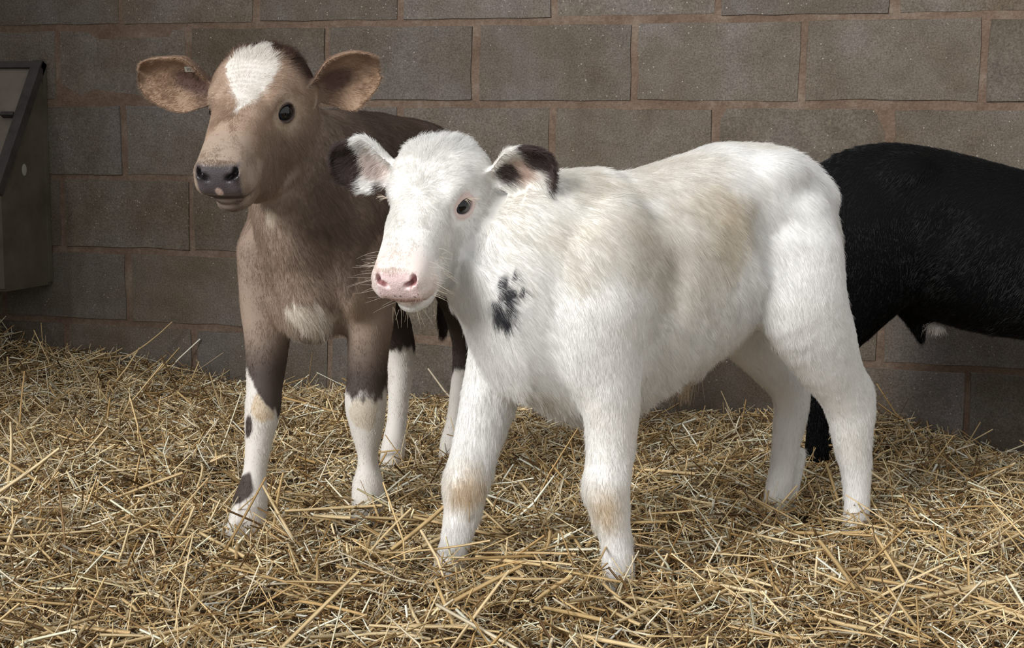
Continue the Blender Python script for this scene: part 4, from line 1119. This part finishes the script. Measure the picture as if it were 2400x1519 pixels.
# ================================================================== feed hopper on the wall
def feed_hopper():
    XR = -.045
    def PX(px, py):
        d = ray(px, py); return C + d * (XR - C[0]) / d[0]
    def PW(px, py):
        d = ray(px, py); return C + d * (-.004 - C[1]) / d[1]
    zt = PW(112, 150)[2]; zb = PW(122, 660)[2]
    f1, f2 = PX(6, 440), PX(10, 672)
    yf = float(f1[1]) ; zf = float(f1[2]); zbf = float(zb)
    root = tag(add_obj('feed_hopper', None), 'grey metal feed hopper with sloping lid fixed to the block wall', 'feeder')
    root.location = (XR - .35, -.004, zbf)
    def part(name, V, F, mat, parent=root):
        V = [(a - (XR - .35), b + .004, c - zbf) for a, b, c in V]
        me = bpy.data.meshes.new(name); me.from_pydata(V, [], F); me.update(); me.materials.append(mat)
        return add_obj(name, me, parent)
    def prism(poly, x0, x1):
        n = len(poly); V = [(x0, y, z) for y, z in poly] + [(x1, y, z) for y, z in poly]
        F = [tuple(range(n)), tuple(range(2 * n - 1, n - 1, -1))] + [(i, i + n, (i + 1) % n + n, (i + 1) % n) for i in range(n)]
        return V, F
    prof = [(-.004, zbf), (-.004, zt), (yf, zf), (yf, zbf)]
    for x0 in (XR - .012, XR - .78):
        part('side_panel', *prism(prof, x0, x0 + .012), M_STEEL)
    part('back_flange', *prism([(-.004, zbf), (-.004, zt), (-.020, zt - .016), (-.020, zbf)], XR, XR + .006), M_STEEL)
    part('front_panel', *prism([(yf, zbf), (yf, zf), (yf - .008, zf), (yf - .008, zbf)], XR - .78, XR), M_STEEL)
    part('base_panel', *prism([(-.004, zbf - .008), (-.004, zbf), (yf, zbf), (yf, zbf - .008)], XR - .78, XR), M_STEEL)
    d = nrm(np.array([yf + .004, zf - zt])); nn = np.array([d[1], -d[0]]); nn = nn if nn[1] > 0 else -nn
    a, b = np.array([-.004, zt]), np.array([yf, zf]) + d * .01
    part('lid', *prism([tuple(a), tuple(a + nn * .006), tuple(b + nn * .006), tuple(b)], XR - .76, XR - .02), M_STEEL2)
    def rail(p, q, x0, x1, w, h):
        dd = nrm(q - p); m_ = np.array([dd[1], -dd[0]]); m_ = m_ if m_[1] > 0 else -m_
        return prism([tuple(p - m_ * .006), tuple(p + m_ * h), tuple(q + m_ * h), tuple(q - m_ * .006)], x0, x1)
    part('lid_rail', *rail(a, b + d * .015, XR - .028, XR + .006, .03, .022), M_RIM)
    part('lid_rail', *rail(a, b + d * .015, XR - .79, XR - .755, .03, .022), M_RIM)
    part('hinge_rail', *rail(a, a + d * .022, XR - .78, XR + .006, .03, .016), M_RIM)
    part('front_rail', *rail(b - d * .02, b + d * .006, XR - .78, XR, .03, .012), M_RIM)
    m0 = a + (b - a) * .42 + nn * .006
    lt = part('latch', *rail(m0, m0 + d * .012, XR - .075, XR - .03, .02, .020), M_RIM)
    # splash of whitewash on the side
    V, F = uv_ell((.0012, .012, .018), 16, 8); q = PX(57, 398)
    sp_ = part('whitewash_splash', [(v[0] + XR, v[1] + q[1], v[2] + q[2]) for v in V], [tuple(f) for f in F], mat_plain('whitewash', lin(150, 148, 142), .8))
feed_hopper()

# ------------------------------------------------------------------ stalks that stand out on their own
def lone_stalk(p, q, w, label, bend=.04):
    p, q = np.asarray(p, float), np.asarray(q, float); d = q - p; L = np.linalg.norm(d)
    r = np.random.default_rng(int(abs(p[0] * 1000)))
    V, F = stalk_geo(1, r, np.array([L]), np.array([w]), np.array([w * .55]), np.zeros((1, 3)), np.array([math.atan2(d[1], d[0])]), np.array([math.asin(d[2] / L)]), np.array([bend]), 5)
    me = mesh_np('straw_stalk', V, F, True); me.materials.append(M_STALK)
    o = add_obj('straw_stalk', me); o.location = tuple((p + q) / 2)
    tag(o, label, 'straw stalk')
def gp(px, py, z):
    d = ray(px, py); return C + d * (z - C[2]) / d[2]
def yp(px, py, y):
    d = ray(px, py); return C + d * (y - C[1]) / d[1]
lone_stalk(yp(285, 850, -.10), yp(405, 760, -.05), .005, 'long thin straw stalk leaning up towards the block wall beside the hopper')
lone_stalk(yp(102, 835, -.05), yp(96, 758, -.03), .004, 'short straw stalk standing upright against the wall below the hopper')
hb = black.hit(2104, 334)
if hb is not None:
    wp = FK.o + hb @ FK.Rm
    lone_stalk(wp + np.array([.002, 0, -.003]), wp + np.array([-.003, -.004, .034]), .003, 'single straw stalk standing up on the back of the black calf', .12)
lone_stalk(gp(1925, 1270, .055), gp(2010, 1385, .030), .008, 'thick pale jointed straw stalk lying in front of the white calf hind feet')
lone_stalk(gp(2010, 1390, .030), gp(2175, 1500, .024), .007, 'long pale straw stalk running on from the thick jointed one')
lone_stalk(gp(700, 1405, .020), gp(860, 1440, .026), .007, 'broad pale straw stalk lying flat in front of the brown calf')
lone_stalk(gp(640, 1235, .02), yp(662, 1105, float(gp(640, 1235, .02)[1]) + .01), .007, 'straw stalk standing up beside the brown calf front hoof')
